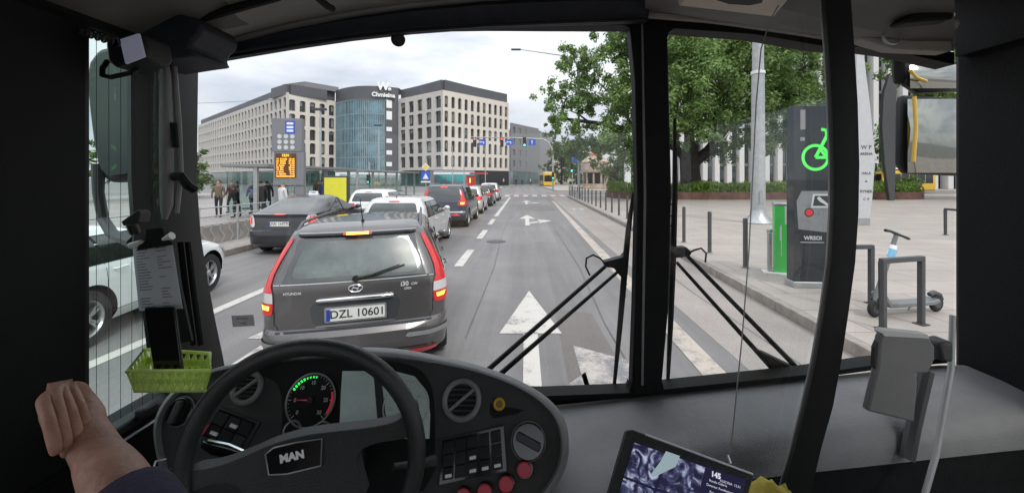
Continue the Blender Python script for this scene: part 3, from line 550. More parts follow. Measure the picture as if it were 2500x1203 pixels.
# green repair stand
M('bright_green', (.03, .52, .07), .35, coat=.4, var=.05, vs=3); M('green_mark', (.08, .72, .10), .4, emit=(.1, .9, .12), es=.25)
t = thing('charging_post', 'bright green repair post with grey cap beside the kerb', 'repair stand', (4.93, 7.75, .152), R(-20))
m = MB(); m.box(-.12, .12, -.09, .09, .02, 1.30); m.build('column', 'bright_green', t, bevel=.012)
m = MB(); m.box(.05, .123, -.093, .02, .95, 1.32); m.build('screen', 'pale_mark', t, bevel=.006); m = MB(); m.box(-.13, .13, -.1, .1, 1.30, 1.36); m.build('cap', 'steel', t, bevel=.02)
m = MB(); m.box(-.30, .16, -.14, .14, -.01, .03); m.build('foot_plate', 'white_paint', t, bevel=.01); m = MB(); m.box(-.22, -.15, -.05, .05, .03, .78); m.cyl((-.185, 0, .78), (-.185, 0, .84), .05, n=12); m.build('air_pump', 'steel', t, bevel=.01)
m = MB(); m.text('|', (-.02, -.093, .8), (1, 0, 0), (0, 0, 1), .3); m.box(-.012, .0, -.0935, -.092, .35, .95); m.build('lettering', 'pale_mark', t, 0)
# bicycle totem
t = thing('information_totem', 'tall black glass totem with a big green bicycle emblem and car picture', 'totem', (4.92, 6.72, .152), R(-4))
M('totem_glass', (.018, .023, .028), .08, spec=.3)
m = MB(); m.box(-.40, .34, 0, .22, .0, 3.05); m.build('body', 'totem_glass', t, bevel=.006); m = MB(); m.box(-.42, .36, -.03, .25, 0, .10); m.build('plinth', 'steel', t, bevel=.01)
m = MB(); c = Vector((-.06, -.006, 2.18)); rr = .225
def ringp(mb, c, r0, r1, n=40, th=.006):
    vs = []
    for k in range(n): a = 2 * math.pi * k / n; vs += [c + Vector((r0 * math.cos(a), 0, r0 * math.sin(a))), c + Vector((r1 * math.cos(a), 0, r1 * math.sin(a)))]
    mb.add(vs, [(2 * k, (2 * k + 2) % (2 * n), (2 * k + 3) % (2 * n), 2 * k + 1) for k in range(n)])
ringp(m, c, rr - .05, rr)
def bar2(mb, a, b, w):
    a = Vector((c.x + a[0], -.007, c.z + a[1])); b = Vector((c.x + b[0], -.007, c.z + b[1])); d = (b - a).normalized(); s = Vector((d.z, 0, -d.x)) * w / 2; mb.add([a - s, a + s, b + s, b - s], [(0, 1, 2, 3)])
bar2(m, (0, 0), (.20, .0), .05); bar2(m, (0, 0), (.18, .36), .055); bar2(m, (.08, .13), (.2, -.03), .05); bar2(m, (.18, .34), (.17, .47), .05); bar2(m, (.19, .45), (.09, .47), .05)
m.build('bicycle_emblem', 'green_mark', t, 0)
m = MB()
M('print_grey', (.20, .205, .21), .4, var=.2, vs=5); M('print_white', (.5, .52, .52), .4)
m.prism([(x, -.002, z) for x, z in ((-.33, .98), (-.36, 1.45), (-.28, 1.62), (.335, 1.62), (.335, .98), (.2, .92))], (0, .001, 0), 0)
m.prism([(x, -.004, z) for x, z in ((-.13, 1.34), (-.10, 1.57), (.335, 1.57), (.335, 1.34))], (0, .001, 0), 1); m.prism([(x, -.006, z) for x, z in ((-.10, 1.37), (-.07, 1.54), (.335, 1.54), (.335, 1.37))], (0, .001, 0), 2)
m.prism([(x, -.008, z) for x, z in ((-.04, 1.50), (.0, 1.53), (.04, 1.49), (.16, 1.39), (.13, 1.37), (.0, 1.45))], (0, .001, 0), 1)
m.cyl((-.16, -.004, 1.26), (-.16, -.006, 1.26), .075, n=18, mi=2); m.cyl((-.16, -.006, 1.26), (-.16, -.008, 1.26), .055, n=18, mi=3); m.cyl((.02, -.006, 1.26), (.02, -.008, 1.26), .03, n=14, mi=4)
m.build('car_picture', ['print_grey', 'print_white', 'ink', 'red_lens', 'mid_grey'], t, 0)
m = MB(); m.text('WRSOI', (-.10, -.005, .83), (1, 0, 0), (0, 0, 1), .09, bold=.003); m.box(-.30, .08, -.006, -.004, .755, .765); m.build('lettering', 'print_white', t, 0)
m = MB(); m.box(-.30, -.22, -.006, -.002, 2.65, 2.98); m.box(-.30, -.23, -.006, -.002, 2.46, 2.52); m.build('notice', 'mid_grey', t, 0)
# racks + scooter
def rack(x, y, yaw, label):
    t = thing('bicycle_rack', label, 'bicycle rack', (x, y, .152), R(yaw), 'bicycle racks on the pavement'); m = MB(); w = .06
    for a in (-.32, .32): m.box(a - w / 2, a + w / 2, -w / 2, w / 2, 0, .86 - w)
    m.box(-.32 - w / 2, .32 + w / 2, -w / 2, w / 2, .86 - w, .86); m.build('frame', 'dark_grey', t, bevel=.006)
    m = MB()
    for a in (-.32, .32): m.box(a - .06, a + .06, -.06, .06, -.004, .012)
    m.build('foot_plate', 'dark_grey', t); return t
rack(4.76, 5.87, 4, 'dark square-tube rack standing empty beside the black post'); rack(4.68, 4.98, 14, 'dark square-tube rack with the electric scooter leaning behind it')
for k in range(5):
    t = rack(13.5 + k * .95, 12.6, 85, 'distant thin rack standing in a row on the pale plaza')
t = thing('electric_scooter', 'grey electric scooter with pale blue number tag leaning on a rack', 'scooter', (5.12, 5.42, .152), R(12)); M('scooter_grey', (.20, .21, .21), .45, .2, var=.1); M('tag_blue', (.25, .55, .8), .5)
for x, nm in ((-.50, 'front_wheel'), (.56, 'rear_wheel')):
    m = MB(); m.lathe([(.05, -.025), (.09, -.028), (.11, -.015), (.115, 0), (.11, .015), (.09, .028), (.05, .025)], (x, 0, .115), (0, 1, 0), 24); w_ = m.build('wheel', 'rubber', t); m = MB(); m.cyl((x, -.03, .115), (x, .03, .115), .06, n=16); m.build('hub', 'dark_grey', w_)
m = MB(); m.prism([(x, -.085, z) for x, z in ((-.34, .13), (.42, .12), (.52, .16), (.50, .20), (.38, .175), (-.32, .19), (-.42, .33), (-.47, .31))], (0, .17, 0)); m.build('deck', 'scooter_grey', t, bevel=.012)
m = MB(); m.tube([(-.50, 0, .16), (-.46, 0, .30), (-.36, -.02, .62), (-.21, -.05, 1.08)], [.03, .036, .033, .026], 10); m.build('stem', 'scooter_grey', t)
m = MB(); m.tube([(-.50, -.055, .115), (-.49, -.05, .24), (-.46, 0, .27), (-.49, .05, .24), (-.50, .055, .115)], .014, 8); m.build('fork', 'dark_grey', t)
m = MB(); m.tube([(-.46, -.10, 1.16), (-.34, -.08, 1.14), (-.21, -.05, 1.10), (-.06, -.02, 1.06), (.07, .0, 1.02)], [.02, .016, .022, .016, .02], 8); m.tube([(-.10, -.05, 1.07), (.0, -.07, 1.02)], .006, 6); m.build('handlebar', 'black_plastic', t)
m = MB(); m.tube([(-.32, -.035, .74), (-.28, -.045, .86), (-.25, -.05, .95)], [.040, .048, .036], 12); m.build('number_tag', 'white_lamp', t); m = MB(); m.tube([(-.305, -.045, .79), (-.27, -.055, .90)], [.046, .046], 12); m.build('tag_band', 'tag_blue', t)
m = MB(); m.tube([(.44, 0, .24), (.52, 0, .265), (.62, 0, .23), (.67, 0, .16)], [.03, .034, .03, .02], 8); m.build('mudguard', 'dark_grey', t)
m = MB(); m.cyl((.25, .05, .13), (.30, .16, .0), .009, n=6); m.build('kickstand', 'steel', t)
# pale pylon with lines of text
t = thing('pylon_sign', 'tall pale narrow direction pylon with small dark lettering on the plaza', 'sign', (13.15, 15.5, .152)); 
m = MB(); m.prism([(x, 0, z) for x, z in ((-.35, .25), (.16, .25), (.26, 1.0), (.38, 2.6), (.18, 4.6), (-.14, 7.2), (-.35, 7.2))], (0, .16, 0)); M('pylon_grey', (.50, .51, .52), .5, var=.06); m.build('panel', 'pylon_grey', t, bevel=.01)
m = MB(); m.box(-.32, .15, -.02, .18, 0, .25); m.build('base', 'steel', t)
m = MB()
for z, s, tx in ((3.0, .22, 'W P'), (2.75, .15, 'ARENA'), (2.0, .14, 'HALA'), (1.7, .12, 'ul.'), (1.3, .15, 'RYNEK'), (1.0, .13, 'C  P')): m.text(tx, (.02, -.004, z), (1, 0, 0), (0, 0, 1), s, bold=.003)
m.build('lettering', 'ink', t, 0)

# ---------------------------------------------------------------- planter and trees
M('corten', (.13, .065, .045), .75, var=.35, vs=2, bump=.2); leaf_mat('hedge_leaf', (.12, .20, .04), (.30, .43, .09)); leaf_mat('oak_leaf', (.065, .13, .035), (.26, .385, .12)); leaf_mat('far_leaf', (.05, .09, .03), (.16, .22, .08))
M('bark', (.045, .038, .032), .9, var=.4, vs=4, bump=.8, bs=8)
def foliage(blobs, n, size, seed, flat=.8):
    rnd = random.Random(seed); m = MB(); m.nomerge = True; m.nonorm = True
    tot = sum(b[1] ** 2 for b in blobs)
    for c, r in blobs:
        c = Vector(c); k = int(n * r * r / tot) + 8; sub = [(c + Vector((rnd.gauss(0, .55), rnd.gauss(0, .55), rnd.gauss(0, .42))) * r, r * rnd.uniform(.16, .36)) for _ in range(max(4, int(10 + r * 5)))]
        for i in range(k):
            s, sr = rnd.choice(sub); d = Vector((rnd.gauss(0, 1), rnd.gauss(0, 1), rnd.gauss(0, flat))).normalized(); p = s + d * sr * rnd.random() ** .45 * 1.1
            a = Vector((rnd.gauss(0, 1), rnd.gauss(0, 1), rnd.gauss(0, .7))).normalized(); nrm = (d + Vector((0, 0, .6)) + Vector((rnd.gauss(0, .5), rnd.gauss(0, .5), rnd.gauss(0, .5)))).normalized(); u = (a - nrm * a.dot(nrm)).normalized(); w = nrm.cross(u); z = size * rnd.uniform(.6, 1.3)
            m.add([p - u * z, p + w * z * .42, p + u * z, p - w * z * .42], [(0, 1, 2, 3)])
    return m
def P36(px, py, Y): return at(px, py, Y)
tr = thing('oak_tree', 'huge dark green oak spreading over the road and plaza', 'tree', (15, 36, 0))
off = Vector((-15, -36, 0)); rnd = random.Random(11)
spec_b = [(1350, 235, 34, 1.3), (1395, 150, 33, 1.5), (1370, 290, 34, 1.6), (1345, 330, 35, .9), (1440, 250, 34, 2.2), (1470, 170, 33, 2.0), (1450, 330, 33, 1.9), (1390, 365, 34, 1.2), (1500, 110, 33, 1.6), (1530, 220, 32, 2.5), (1520, 310, 31, 2.4), (1490, 375, 33, 1.7), (1545, 390, 34, 1.3), (1420, 195, 36, 1.2), (1535, 75, 33, 2.2),
          (1590, 160, 32, 2.8), (1600, 280, 31, 2.6), (1660, 120, 31, 3.0), (1650, 220, 29, 2.6), (1690, 290, 29, 2.0), (1720, 160, 30, 3.0), (1760, 90, 32, 3.2), (1780, 200, 31, 2.8), (1750, 270, 34, 2.3), (1830, 130, 31, 3.0), (1850, 230, 30, 2.5), (1820, 320, 33, 1.8), (1780, 350, 35, 1.4), (1900, 160, 31, 3.0), (1930, 260, 32, 2.6), (1900, 330, 34, 1.7), (1960, 110, 33, 2.8), (1990, 210, 34, 2.4), (1880, 60, 34, 3), (1720, 30, 33, 3), (1600, 40, 33, 3), (1800, 10, 34, 3.5), (1960, 20, 35, 3), (2030, 150, 36, 2.4),
          (1700, 200, 38, 3.2), (1800, 260, 39, 2.8), (1620, 200, 40, 3.2), (1560, 300, 40, 2.4), (1880, 250, 41, 3.0), (1500, 250, 41, 2.6), (1740, 90, 40, 3.4), (1660, 330, 36, 1.3), (1720, 370, 38, 1.0), (1860, 370, 37, .9)]
blobs = [(P36(a, b, Y) + off, r) for a, b, Y, r in spec_b]
foliage(blobs, 150000, .155, 5).build('crown', 'oak_leaf', tr, 0)
m = MB(); m.tube([(0, 0, 0), (-.1, 0, .8), (-.2, 0, 2.2), (-.3, 0, 3.6), (-.1, 0, 5.2)], [1.15, .95, .85, .80, .6], 16)
limbs = [([(-.2, 0, 3.0), (1.2, -.5, 4.4), (2.8, -1, 6.6), (5.0, -2, 8.8), (6.5, -2, 11)], .52), ([(-.2, 0, 4.6), (-.8, -1, 7), (-1.6, -2, 10), (-2.2, -2.5, 13.5)], .48), ([(-.3, 0, 3.4), (-2.5, -.8, 5.2), (-5.5, -1.5, 6.0), (-9, -2, 6.6), (-12, -2, 7)], .42), ([(2.8, -1, 6.6), (5.5, -.5, 7.2), (8.5, -1.5, 8.2), (11, -2, 8)], .26), ([(.8, -.4, 4.0), (3.2, 0, 4.6), (6, .5, 5.6), (8.5, 0, 5.6)], .24),
         ([(-.8, -1, 7), (-4, -2, 9), (-7, -2.5, 11)], .24), ([(1.5, -.8, 5.4), (1.0, -2.5, 9), (1.4, -3, 12)], .24), ([(-5.5, -1.5, 6), (-7.5, -2.5, 8.6), (-9.5, -2.5, 10.5)], .14), ([(5, -2, 8.8), (8, -3, 11), (10, -3, 13)], .16), ([(-2.5, -.8, 5.2), (-4.5, -2.5, 4.5), (-7.5, -3, 4.6)], .12)]
for p, r in limbs:
    p = [Vector(q) for q in p]; m.tube(p, [r * (1 - .75 * i / (len(p) - 1)) for i in range(len(p))], 9)
    for i in range(len(p) - 1):
        for k in range(2):
            q = p[i].lerp(p[i + 1], rnd.random()); e = q + Vector((rnd.gauss(0, 1.1), rnd.gauss(0, 1), rnd.uniform(.2, 1.8))); m.tube([q, q.lerp(e, .5) + Vector((0, 0, .2)), e], [r * .25, r * .16, .02], 5)
m.build('trunk', 'bark', tr)
def planter(x0, x1, y0, y1, label):
    t = thing('planter', label, 'planter', ((x0 + x1) / 2, (y0 + y1) / 2, .152)); w = x1 - x0; d = y1 - y0; P = rbox(w, d, min(w, d) * .49, 8); m = MB(); n = len(P); Q = rbox(w - .5, d - .5, min(w, d) * .44, 8)
    for a, b, c, e in zip(P, P[1:] + P[:1], Q, Q[1:] + Q[:1]): m.prism([(*a, 0), (*b, 0), (*e, 0), (*c, 0)], (0, 0, .62))
    m.build('rim', 'corten', t, 0)
    m = MB(); m.nomerge = True; m.nonorm = True; r = random.Random(4)
    for i in range(24000):
        a = r.random() * 2 * math.pi; k = math.sqrt(r.random()); x = max(-w / 2 + .4, min(w / 2 - .4, (w / 2 - .35) * k * math.cos(a) * 1.25)); y = (d / 2 - .35) * k * math.sin(a) if r.random() < .4 else -(d / 2 - .4) * r.uniform(.6, 1) * math.sqrt(max(0, 1 - (2 * abs(x) / w) ** 6))
        h = .62 + r.random() ** 1.5 * (.75 + .2 * math.sin(x * 1.3) * math.sin(x * .37 + 1)); p = Vector((x, y, h)); u = Vector((r.gauss(0, .6), r.gauss(0, .6), 1)).normalized(); v = u.cross(Vector((r.gauss(0, 1), r.gauss(0, 1), .1))).normalized(); s = r.uniform(.07, .16); m.add([p - u * s, p + v * s * .4, p + u * s, p - v * s * .4], [(0, 1, 2, 3)])
    m.build('shrubs', 'hedge_leaf', t, 0)
    m = MB(); m.prism([(*a, .35) for a in Q], (0, 0, .2)); m.build('soil', 'bark', t, 0); return t
planter(7.6, 35.4, 33.2, 41.5, 'long rust-brown planter full of green shrubs round the oak')
def tree(x, y, h, r, label, seed, n=9000, size=.3, mat='far_leaf', group='trees beyond the square', th=.35):
    rn = random.Random(seed); t = thing('tree', label, 'tree', (x, y, 0), 0, group); bl = [(Vector((rn.gauss(0, .45) * r, rn.gauss(0, .45) * r, h - r + rn.uniform(-.75, .6) * r)), r * rn.uniform(.35, .5)) for _ in range(11)]
    foliage(bl, n, size, seed).build('crown', mat, t, 0); m = MB(); m.tube([(0, 0, 0), (.1, 0, (h - r) * .5), (0, .1, h - r * .8)], [th, th * .8, th * .4], 8)
    for c, _ in bl[:5]: m.tube([(0, 0, (h - r) * .8), Vector((0, 0, h - r)).lerp(c, .5), c], [th * .45, th * .3, .03], 5)
    m.build('trunk', 'bark', t); return t
tree(9.5, 105, 11, 5, 'pale green tree behind the beige building at the end of the road', 21, 6000, .35); tree(14.5, 112, 13, 6, 'darker round tree right of the pale one beyond the lamp post', 22, 6000, .35, 'oak_leaf')
tree(23, 100, 9, 5, 'light green tree behind the old carved kiosk', 23, 5000, .33); tree(31, 108, 12, 6.5, 'tall tree behind the white stone pier beyond the hedge', 24, 5000, .33, 'oak_leaf')
tree(35.8, 32.0, 14.5, 4.4, 'dark leafy tree above the right-hand wing mirror', 25, 12000, .2, 'oak_leaf', th=.3); tree(40, 36, 15, 6, 'dense tree right of the yellow bus past the planter end', 26, 9000, .3, 'oak_leaf')
tree(-36, 26, 9, 4.5, 'hazy green tree seen through the driver side window', 27, 7000, .25); tree(-31, 34, 8, 3.6, 'green street tree at the left edge of the windscreen behind the shelter', 28, 6000, .22)
tree(-48, 30, 12, 6, 'tall green tree behind the other at the far left', 29, 7000, .28)

# ---------------------------------------------------------------- lamps, lights and signs
M('lens_red', (.6, .03, .03), .4, emit=(1, .07, .06), es=2.2); M('lens_green', (.0, .5, .3), .4, emit=(.05, .95, .62), es=2.2); M('lens_off', (.02, .02, .02), .4); M('sign_blue', (.02, .07, .42), .4, emit=(.02, .07, .42), es=.25); M('signal_black', (.018, .02, .02), .5)
t = thing('street_lamp', 'tall thin grey street lamp with a long arm reaching over the road', 'street lamp', (4.72, 35.2, .15))
m = MB(); m.tube([(0, 0, 0), (0, 0, 6), (-.12, 0, 11.4), (-.35, 0, 12.1), (-.95, 0, 12.45), (-5.2, 0, 13.05)], [.13, .11, .075, .065, .055, .04], 10); m.build('pole', 'galv', t)
m = MB(); m.box(-5.95, -5.1, -.14, .14, 12.98, 13.10); m.build('lamp_head', 'dark_grey', t, bevel=.03); m = MB(); m.cyl((0, 0, 0), (0, 0, .5), .17, n=12); m.build('base', 'galv', t)
def signal(parent, x, y, z, lit, arm=True, s=1.0):
    m = MB(); m.box(x - .17 * s, x + .17 * s, y - .12, y + .1, z - .5 * s, z + .5 * s); h = m.build('signal_head', 'signal_black', parent, bevel=.03)
    for k, c in enumerate(('red', 'amber', 'green')):
        zz = z + (.32 - .32 * k) * s; m = MB(); m.cyl((x, y - .125, zz), (x, y - .14, zz), .105 * s, n=16); m.build('lens', ('lens_' + lit) if lit == c else 'lens_off', h)
        m = MB(); n = 12; m.grid([[Vector((x + .13 * s * math.cos(a), y - .12 - d, zz + .13 * s * math.sin(a))) for a in [math.pi * i / n for i in range(n + 1)]] for d in (0, .14)]); m.build('hood', 'signal_black', h)
def sign_panel(parent, pts, mat, name='sign_plate'):
    m = MB(); m.prism(pts, (0, .02, 0)); return m.build(name, mat, parent)
t = thing('traffic_light_gantry', 'curved grey mast arm carrying three traffic lights over the road', 'traffic lights', (3.6, 52, .1))
m = MB(); m.tube([(0, 0, 0), (0, 0, 4.6), (-.12, 0, 5.6), (-.6, 0, 6.45), (-1.3, 0, 6.85), (-5, 0, 7.0), (-10.6, 0, 7.1)], [.14, .12, .11, .10, .09, .08, .06], 10); m.build('mast', 'galv', t)
for x, lit in ((-3.68, 'green'), (-6.60, 'red'), (-10.10, 'red')):
    signal(t, x, -.15, 6.45, lit, s=1.25)
    pl = sign_panel(t, [(x + dx + .98, -.16, 6.42 + dz) for dx, dz in ((-.45, -.38), (.45, -.38), (.45, .38), (-.45, .38))], 'sign_blue')
    m = MB(); X = x + .98
    if lit == 'red': m.add([(X - .3, -.165, 6.40), (X + .12, -.165, 6.40), (X + .12, -.165, 6.2), (X + .22, -.165, 6.2), (X + .22, -.165, 6.50), (X - .3, -.165, 6.5)], [(0, 1, 2, 3, 4, 5)]); m.add([(X - .42, -.166, 6.45), (X - .25, -.166, 6.30), (X - .25, -.166, 6.60)], [(0, 1, 2)])
    else: m.add([(X - .04, -.165, 6.15), (X + .04, -.165, 6.15), (X + .04, -.165, 6.5), (X - .04, -.165, 6.5)], [(0, 1, 2, 3)]); m.add([(X - .14, -.166, 6.48), (X + .14, -.166, 6.48), (X, -.166, 6.72)], [(0, 1, 2)])
    m.build('arrow_mark', 'white_paint', pl, 0)
signal(t, 0, -.2, 2.1, 'green', s=.9)
t = thing('traffic_light', 'green-lit traffic light on a short post with a blue sign above it', 'traffic light', (6.0, 51, .1)); m = MB(); m.cyl((0, 0, 0), (0, 0, 4.5), .07, n=10); m.build('pole', 'galv', t); signal(t, -.1, -.15, 3.1, 'green', s=1.15)
sign_panel(t, [(dx + .35, -.1, 4.2 + dz) for dx, dz in ((-.35, -.4), (.35, -.4), (.35, .4), (-.35, .4))], 'sign_blue')
t = thing('traffic_light', 'small green-lit signal on the tram island behind the queue', 'traffic light', (-13.6, 35, .15)); m = MB(); m.cyl((0, 0, 0), (0, 0, 3.2), .06, n=8); m.build('pole', 'galv', t); signal(t, 0, -.12, 1.7, 'green', s=.8)
M('sign_yellow', (.8, .58, .08), .4)
t = thing('road_sign', 'yellow diamond priority sign above a blue pedestrian crossing square', 'road sign', (-9.4, 38, .15)); m = MB(); m.cyl((0, 0, 0), (0, 0, 3.6), .035, n=8); m.build('pole', 'galv', t)
p = sign_panel(t, [(0, -.06, 2.45), (.38, -.06, 2.83), (0, -.06, 3.21), (-.38, -.06, 2.83)], 'white_paint', 'diamond_sign'); sign_panel(p, [(0, -.07, 2.55), (.28, -.07, 2.83), (0, -.07, 3.11), (-.28, -.07, 2.83)], 'sign_yellow', 'diamond_centre')
p = sign_panel(t, [(x, -.06, z + 1.98) for x, z in ((-.4, -.4), (.4, -.4), (.4, .4), (-.4, .4))], 'sign_blue', 'crossing_sign'); sign_panel(p, [(-.28, -.07, 1.7), (.28, -.07, 1.7), (0, -.07, 2.24)], 'white_paint', 'triangle_mark')
sign_panel(t, [(-.45, -.06, 1.35), (.45, -.06, 1.35), (.45, -.06, 1.5), (-.45, -.06, 1.5)], 'white_paint', 'supplementary_plate')
for i, (px, Y, h, hd) in enumerate(((925, 44, 7.5, 1), (783, 26, 6.2, 1), (1185, 62, 6.5, 0), (1105, 58, 6.4, 0), (1133, 60, 10, 0), (1031, 170, 33, 0))):
    x = (px - CX) / F * Y; lab = ['thin pole with small camera head in front of the glass tower', 'lamp post with flat head in front of the left office corner', 'thin grey pole in front of the dark entrance recess', 'slim pole rising left of the red kiosk', 'slim tall pole beside the red kiosk', 'hair-thin aerial mast on the skyline above the office roofs'][i]
    t = thing('pole', lab, 'pole', (x, Y, .15)); m = MB(); m.cyl((0, 0, 0), (0, 0, h), .08 if i < 5 else .15, .05, 8); m.build('shaft', 'galv', t)
    if hd: m = MB(); m.box(-.55, .35, -.15, .15, h - .02, h + .12); m.build('lamp_head', 'dark_grey', t, bevel=.02)
# departure board totem
M('panel_grey', (.20, .20, .215), .5, var=.06, vs=2); M('led_dark', (.05, .03, .01), .4, emit=(.10, .03, .0), es=.5); M('led_orange', (1, .4, .03), .4, emit=(1, .40, .05), es=1.1)
t = thing('departure_board', 'grey stop totem with pictograms and an orange lit departures screen', 'departure board', (-9.5, 16, .15), R(8))
m = MB(); m.box(-.56, .56, 0, .28, 2.88, 4.2); m.build('upper_panel', 'panel_grey', t, bevel=.01); m = MB(); m.box(-.5, .62, .02, .26, 1.75, 2.875); m.build('middle_panel', 'panel_grey', t)
m = MB(); m.box(-.5, -.32, .04, .24, 0, 1.54); m.box(.3, .62, .04, .24, 0, 1.54); m.box(-.5, .62, .0, .28, 1.54, 1.745); m.build('frame', 'panel_grey', t)
m = MB(); m.box(-.42, .34, -.012, .02, 1.85, 2.80); sc = m.build('led_screen', 'led_dark', t)
m = MB(); z = 2.70; rn = random.Random(5)
m.text('12:31', (-.04, -.014, 2.72), (1, 0, 0), (0, 0, 1), .13, bold=.006)
for k in range(9):
    zz = 2.58 - k * .085; m.text('%d  %s' % (rn.choice([3, 4, 7, 10, 14, 20, 23, 31, 33]), rn.choice(['Rynek', 'Arena', 'Dworzec', 'Plac', 'Most', 'Osiedle'])), (-.38, -.014, zz), (1, 0, 0), (0, 0, 1), .085, 'LEFT', bold=.004); m.text(str(rn.randint(1, 29)) + ' min', (.30, -.014, zz), (1, 0, 0), (0, 0, 1), .08, 'RIGHT', bold=.004)
m.box(-.38, .3, -.016, -.013, 1.87, 1.90); m.build('led_text', 'led_orange', sc, 0)
p = MB(); p.box(-.05, .30, -.008, .0, 3.60, 4.1); q = p.build('timetable_plate', 'sign_blue', t); p = MB()
for z in (3.66, 3.80, 3.95): p.box(.0, .25, -.012, -.008, z, z + .09)
p.build('timetable_line', 'white_paint', q, 0)
m = MB()
for i in range(3):
    for j in range(3): m.cyl((-.27 + .24 * i, -.006, 3.48 - .22 * j), (-.27 + .24 * i, 0, 3.48 - .22 * j), .085, n=16); 
m.build('pictogram_row', 'pale_mark', t)
# yellow poster case
M('poster_yellow', (.66, .62, .05), .5, var=.08, vs=3, emit=(.66, .62, .05), es=.12)
t = thing('poster_case', 'bright yellow poster in a dark frame on the tram island', 'poster case', (-9.2, 19.5, .15), R(6)); m = MB(); m.box(-.62, .62, 0, .16, .35, 1.92); m.build('frame', 'dark_grey', t, bevel=.02); m = MB(); m.box(-.53, .5, -.012, 0, .42, 1.84); m.build('poster', 'poster_yellow', t); m = MB(); m.box(-.2, .2, .03, .13, 0, .35); m.build('foot', 'dark_grey', t)
# shelters
glass_pane('shelter_glass', (.72, .82, .80), .08)
def shelter(x, y, L_, label, seed):
    t = thing('tram_shelter', label, 'shelter', (x, y, .15), 0, 'tram stop shelters'); m = MB(); m.box(-1.4, .6, 0, L_, 2.28, 2.42); m.build('roof', 'mid_grey', t, bevel=.02)
    for k in range(int(L_ / 3) + 1):
        m = MB(); m.box(-.08, .08, k * 3 + .1, k * 3 + .22, 0, 2.28); m.build('post', 'steel', t)
    m = MB(); m.box(-1.3, -1.28, .2, L_ - .2, .3, 2.1); m.build('back_glass', 'shelter_glass', t); m = MB(); m.box(-1.2, -.8, 1, L_ - 1, .42, .47); m.build('bench', 'dark_grey', t); return t
shelter(-11.5, 17, 9, 'long flat-roofed glass shelter behind the departure board', 1); shelter(-12.2, 29, 15, 'long flat-roofed shelter right of the yellow poster', 2)
# railing on the island
t = thing('railing', 'grey railing with wavy uprights along the tram island kerb', 'railing', (-8.6, 2, .15)); m = MB()
for z in (.55, .78, 1.02): m.cyl((0, 0, z), (0, 11.5, z), .02, n=6)
m.build('rail', 'galv', t)
for k in range(9): m = MB(); m.cyl((0, k * 1.43, 0), (0, k * 1.43, 1.05), .03, n=8); m.build('post', 'galv', t)
m = MB()
for k in range(34): y = .2 + k * .34; m.tube([(0, y, .02), (.05, y + .05, .2), (-.03, y - .03, .4), (0, y, .55)], .02, 5)
m.build('uprights', 'galv', t)
M('pale_stone', (.40, .36, .33), .8, var=.15, vs=2)
t = thing('low_wall', 'low pale concrete ledge below the railing', 'wall', (-8.85, 0, .15)); m = MB(); m.box(-.12, .12, 0, 14, 0, .5); m.build('ledge', 'pale_stone', t, bevel=.01)
# people
def skin(verts, edges, radii, name, mat, parent=None, sub=1, root=0):
    me = bpy.data.meshes.new(name); me.from_pydata([tuple(v) for v in verts], edges, []); ob = bpy.data.objects.new(name, me); COL.objects.link(ob)
    sk = ob.modifiers.new('s', 'SKIN'); sk.use_smooth_shade = True
    for i, r in enumerate(radii):
        r = r if isinstance(r, (tuple, list)) else (r, r); me.skin_vertices[0].data[i].radius = r; me.skin_vertices[0].data[i].use_root = (i == root)
    if sub: s = ob.modifiers.new('u', 'SUBSURF'); s.levels = sub; s.render_levels = sub
    bpy.context.view_layer.update(); dg = bpy.context.evaluated_depsgraph_get(); m2 = bpy.data.meshes.new_from_object(ob.evaluated_get(dg)); ob.modifiers.clear(); ob.data = m2; m2.name = name; m2.materials.clear()
    for q in (mat if isinstance(mat, (list, tuple)) else [mat]): m2.materials.append(MATS[q])
    m2.shade_smooth(); ob.parent = parent; return ob
M('skin_tone', (.40, .23, .17), .55, var=.1, vs=20); 
for nm, c in (('cloth_dark', (.03, .03, .035)), ('cloth_blue', (.03, .05, .16)), ('cloth_white', (.6, .6, .6)), ('cloth_red', (.14, .03, .03)), ('cloth_green', (.03, .22, .10)), ('cloth_tan', (.16, .12, .085)), ('hair_dark', (.03, .02, .015))): M(nm, c, .85, var=.15, vs=10)
def person(x, y, yaw, top, legs, label, h=1.72, group='people waiting at the tram stop', hair='hair_dark', step=.12):
    t = thing('person', label, 'person', (x, y, .152), R(yaw), group); k = h / 1.72
    v = [(0, 0, .95), (0, 0, 1.15), (0, 0, 1.38), (0, .01, 1.48), (0, .02, 1.60), (0, .02, 1.68), (-.18, 0, 1.40), (-.24, .03, 1.12), (-.22, .14, .90), (.18, 0, 1.40), (.25, .02, 1.12), (.23, .10, .88), (-.10, 0, .88), (-.11, step, .48), (-.11, step * .6, .07), (-.11, step + .12, .04), (.10, 0, .88), (.11, -step * .6, .48), (.11, -step, .07), (.11, -step + .16, .04)]
    e = [(0, 1), (1, 2), (2, 3), (3, 4), (4, 5), (2, 6), (6, 7), (7, 8), (2, 9), (9, 10), (10, 11), (0, 12), (12, 13), (13, 14), (14, 15), (0, 16), (16, 17), (17, 18), (18, 19)]
    r = [(.15, .10), (.14, .10), (.17, .10), .055, .085, .075, .065, .045, .035, .065, .045, .035, .085, .06, .04, .035, .085, .06, .04, .035]
    ob = skin([tuple(c * k for c in p) for p in v], e, r, 'body', ['skin_tone', top, legs, hair], t)
    for p in ob.data.polygons:
        z = p.center.z / k; yy = p.center.y / k
        p.material_index = 3 if z > 1.60 and (yy < .06 or z > 1.68) else 0 if z > 1.46 or (z < .93 and abs(p.center.x) > .2 * k) else 1 if z > .95 else 2
    return t
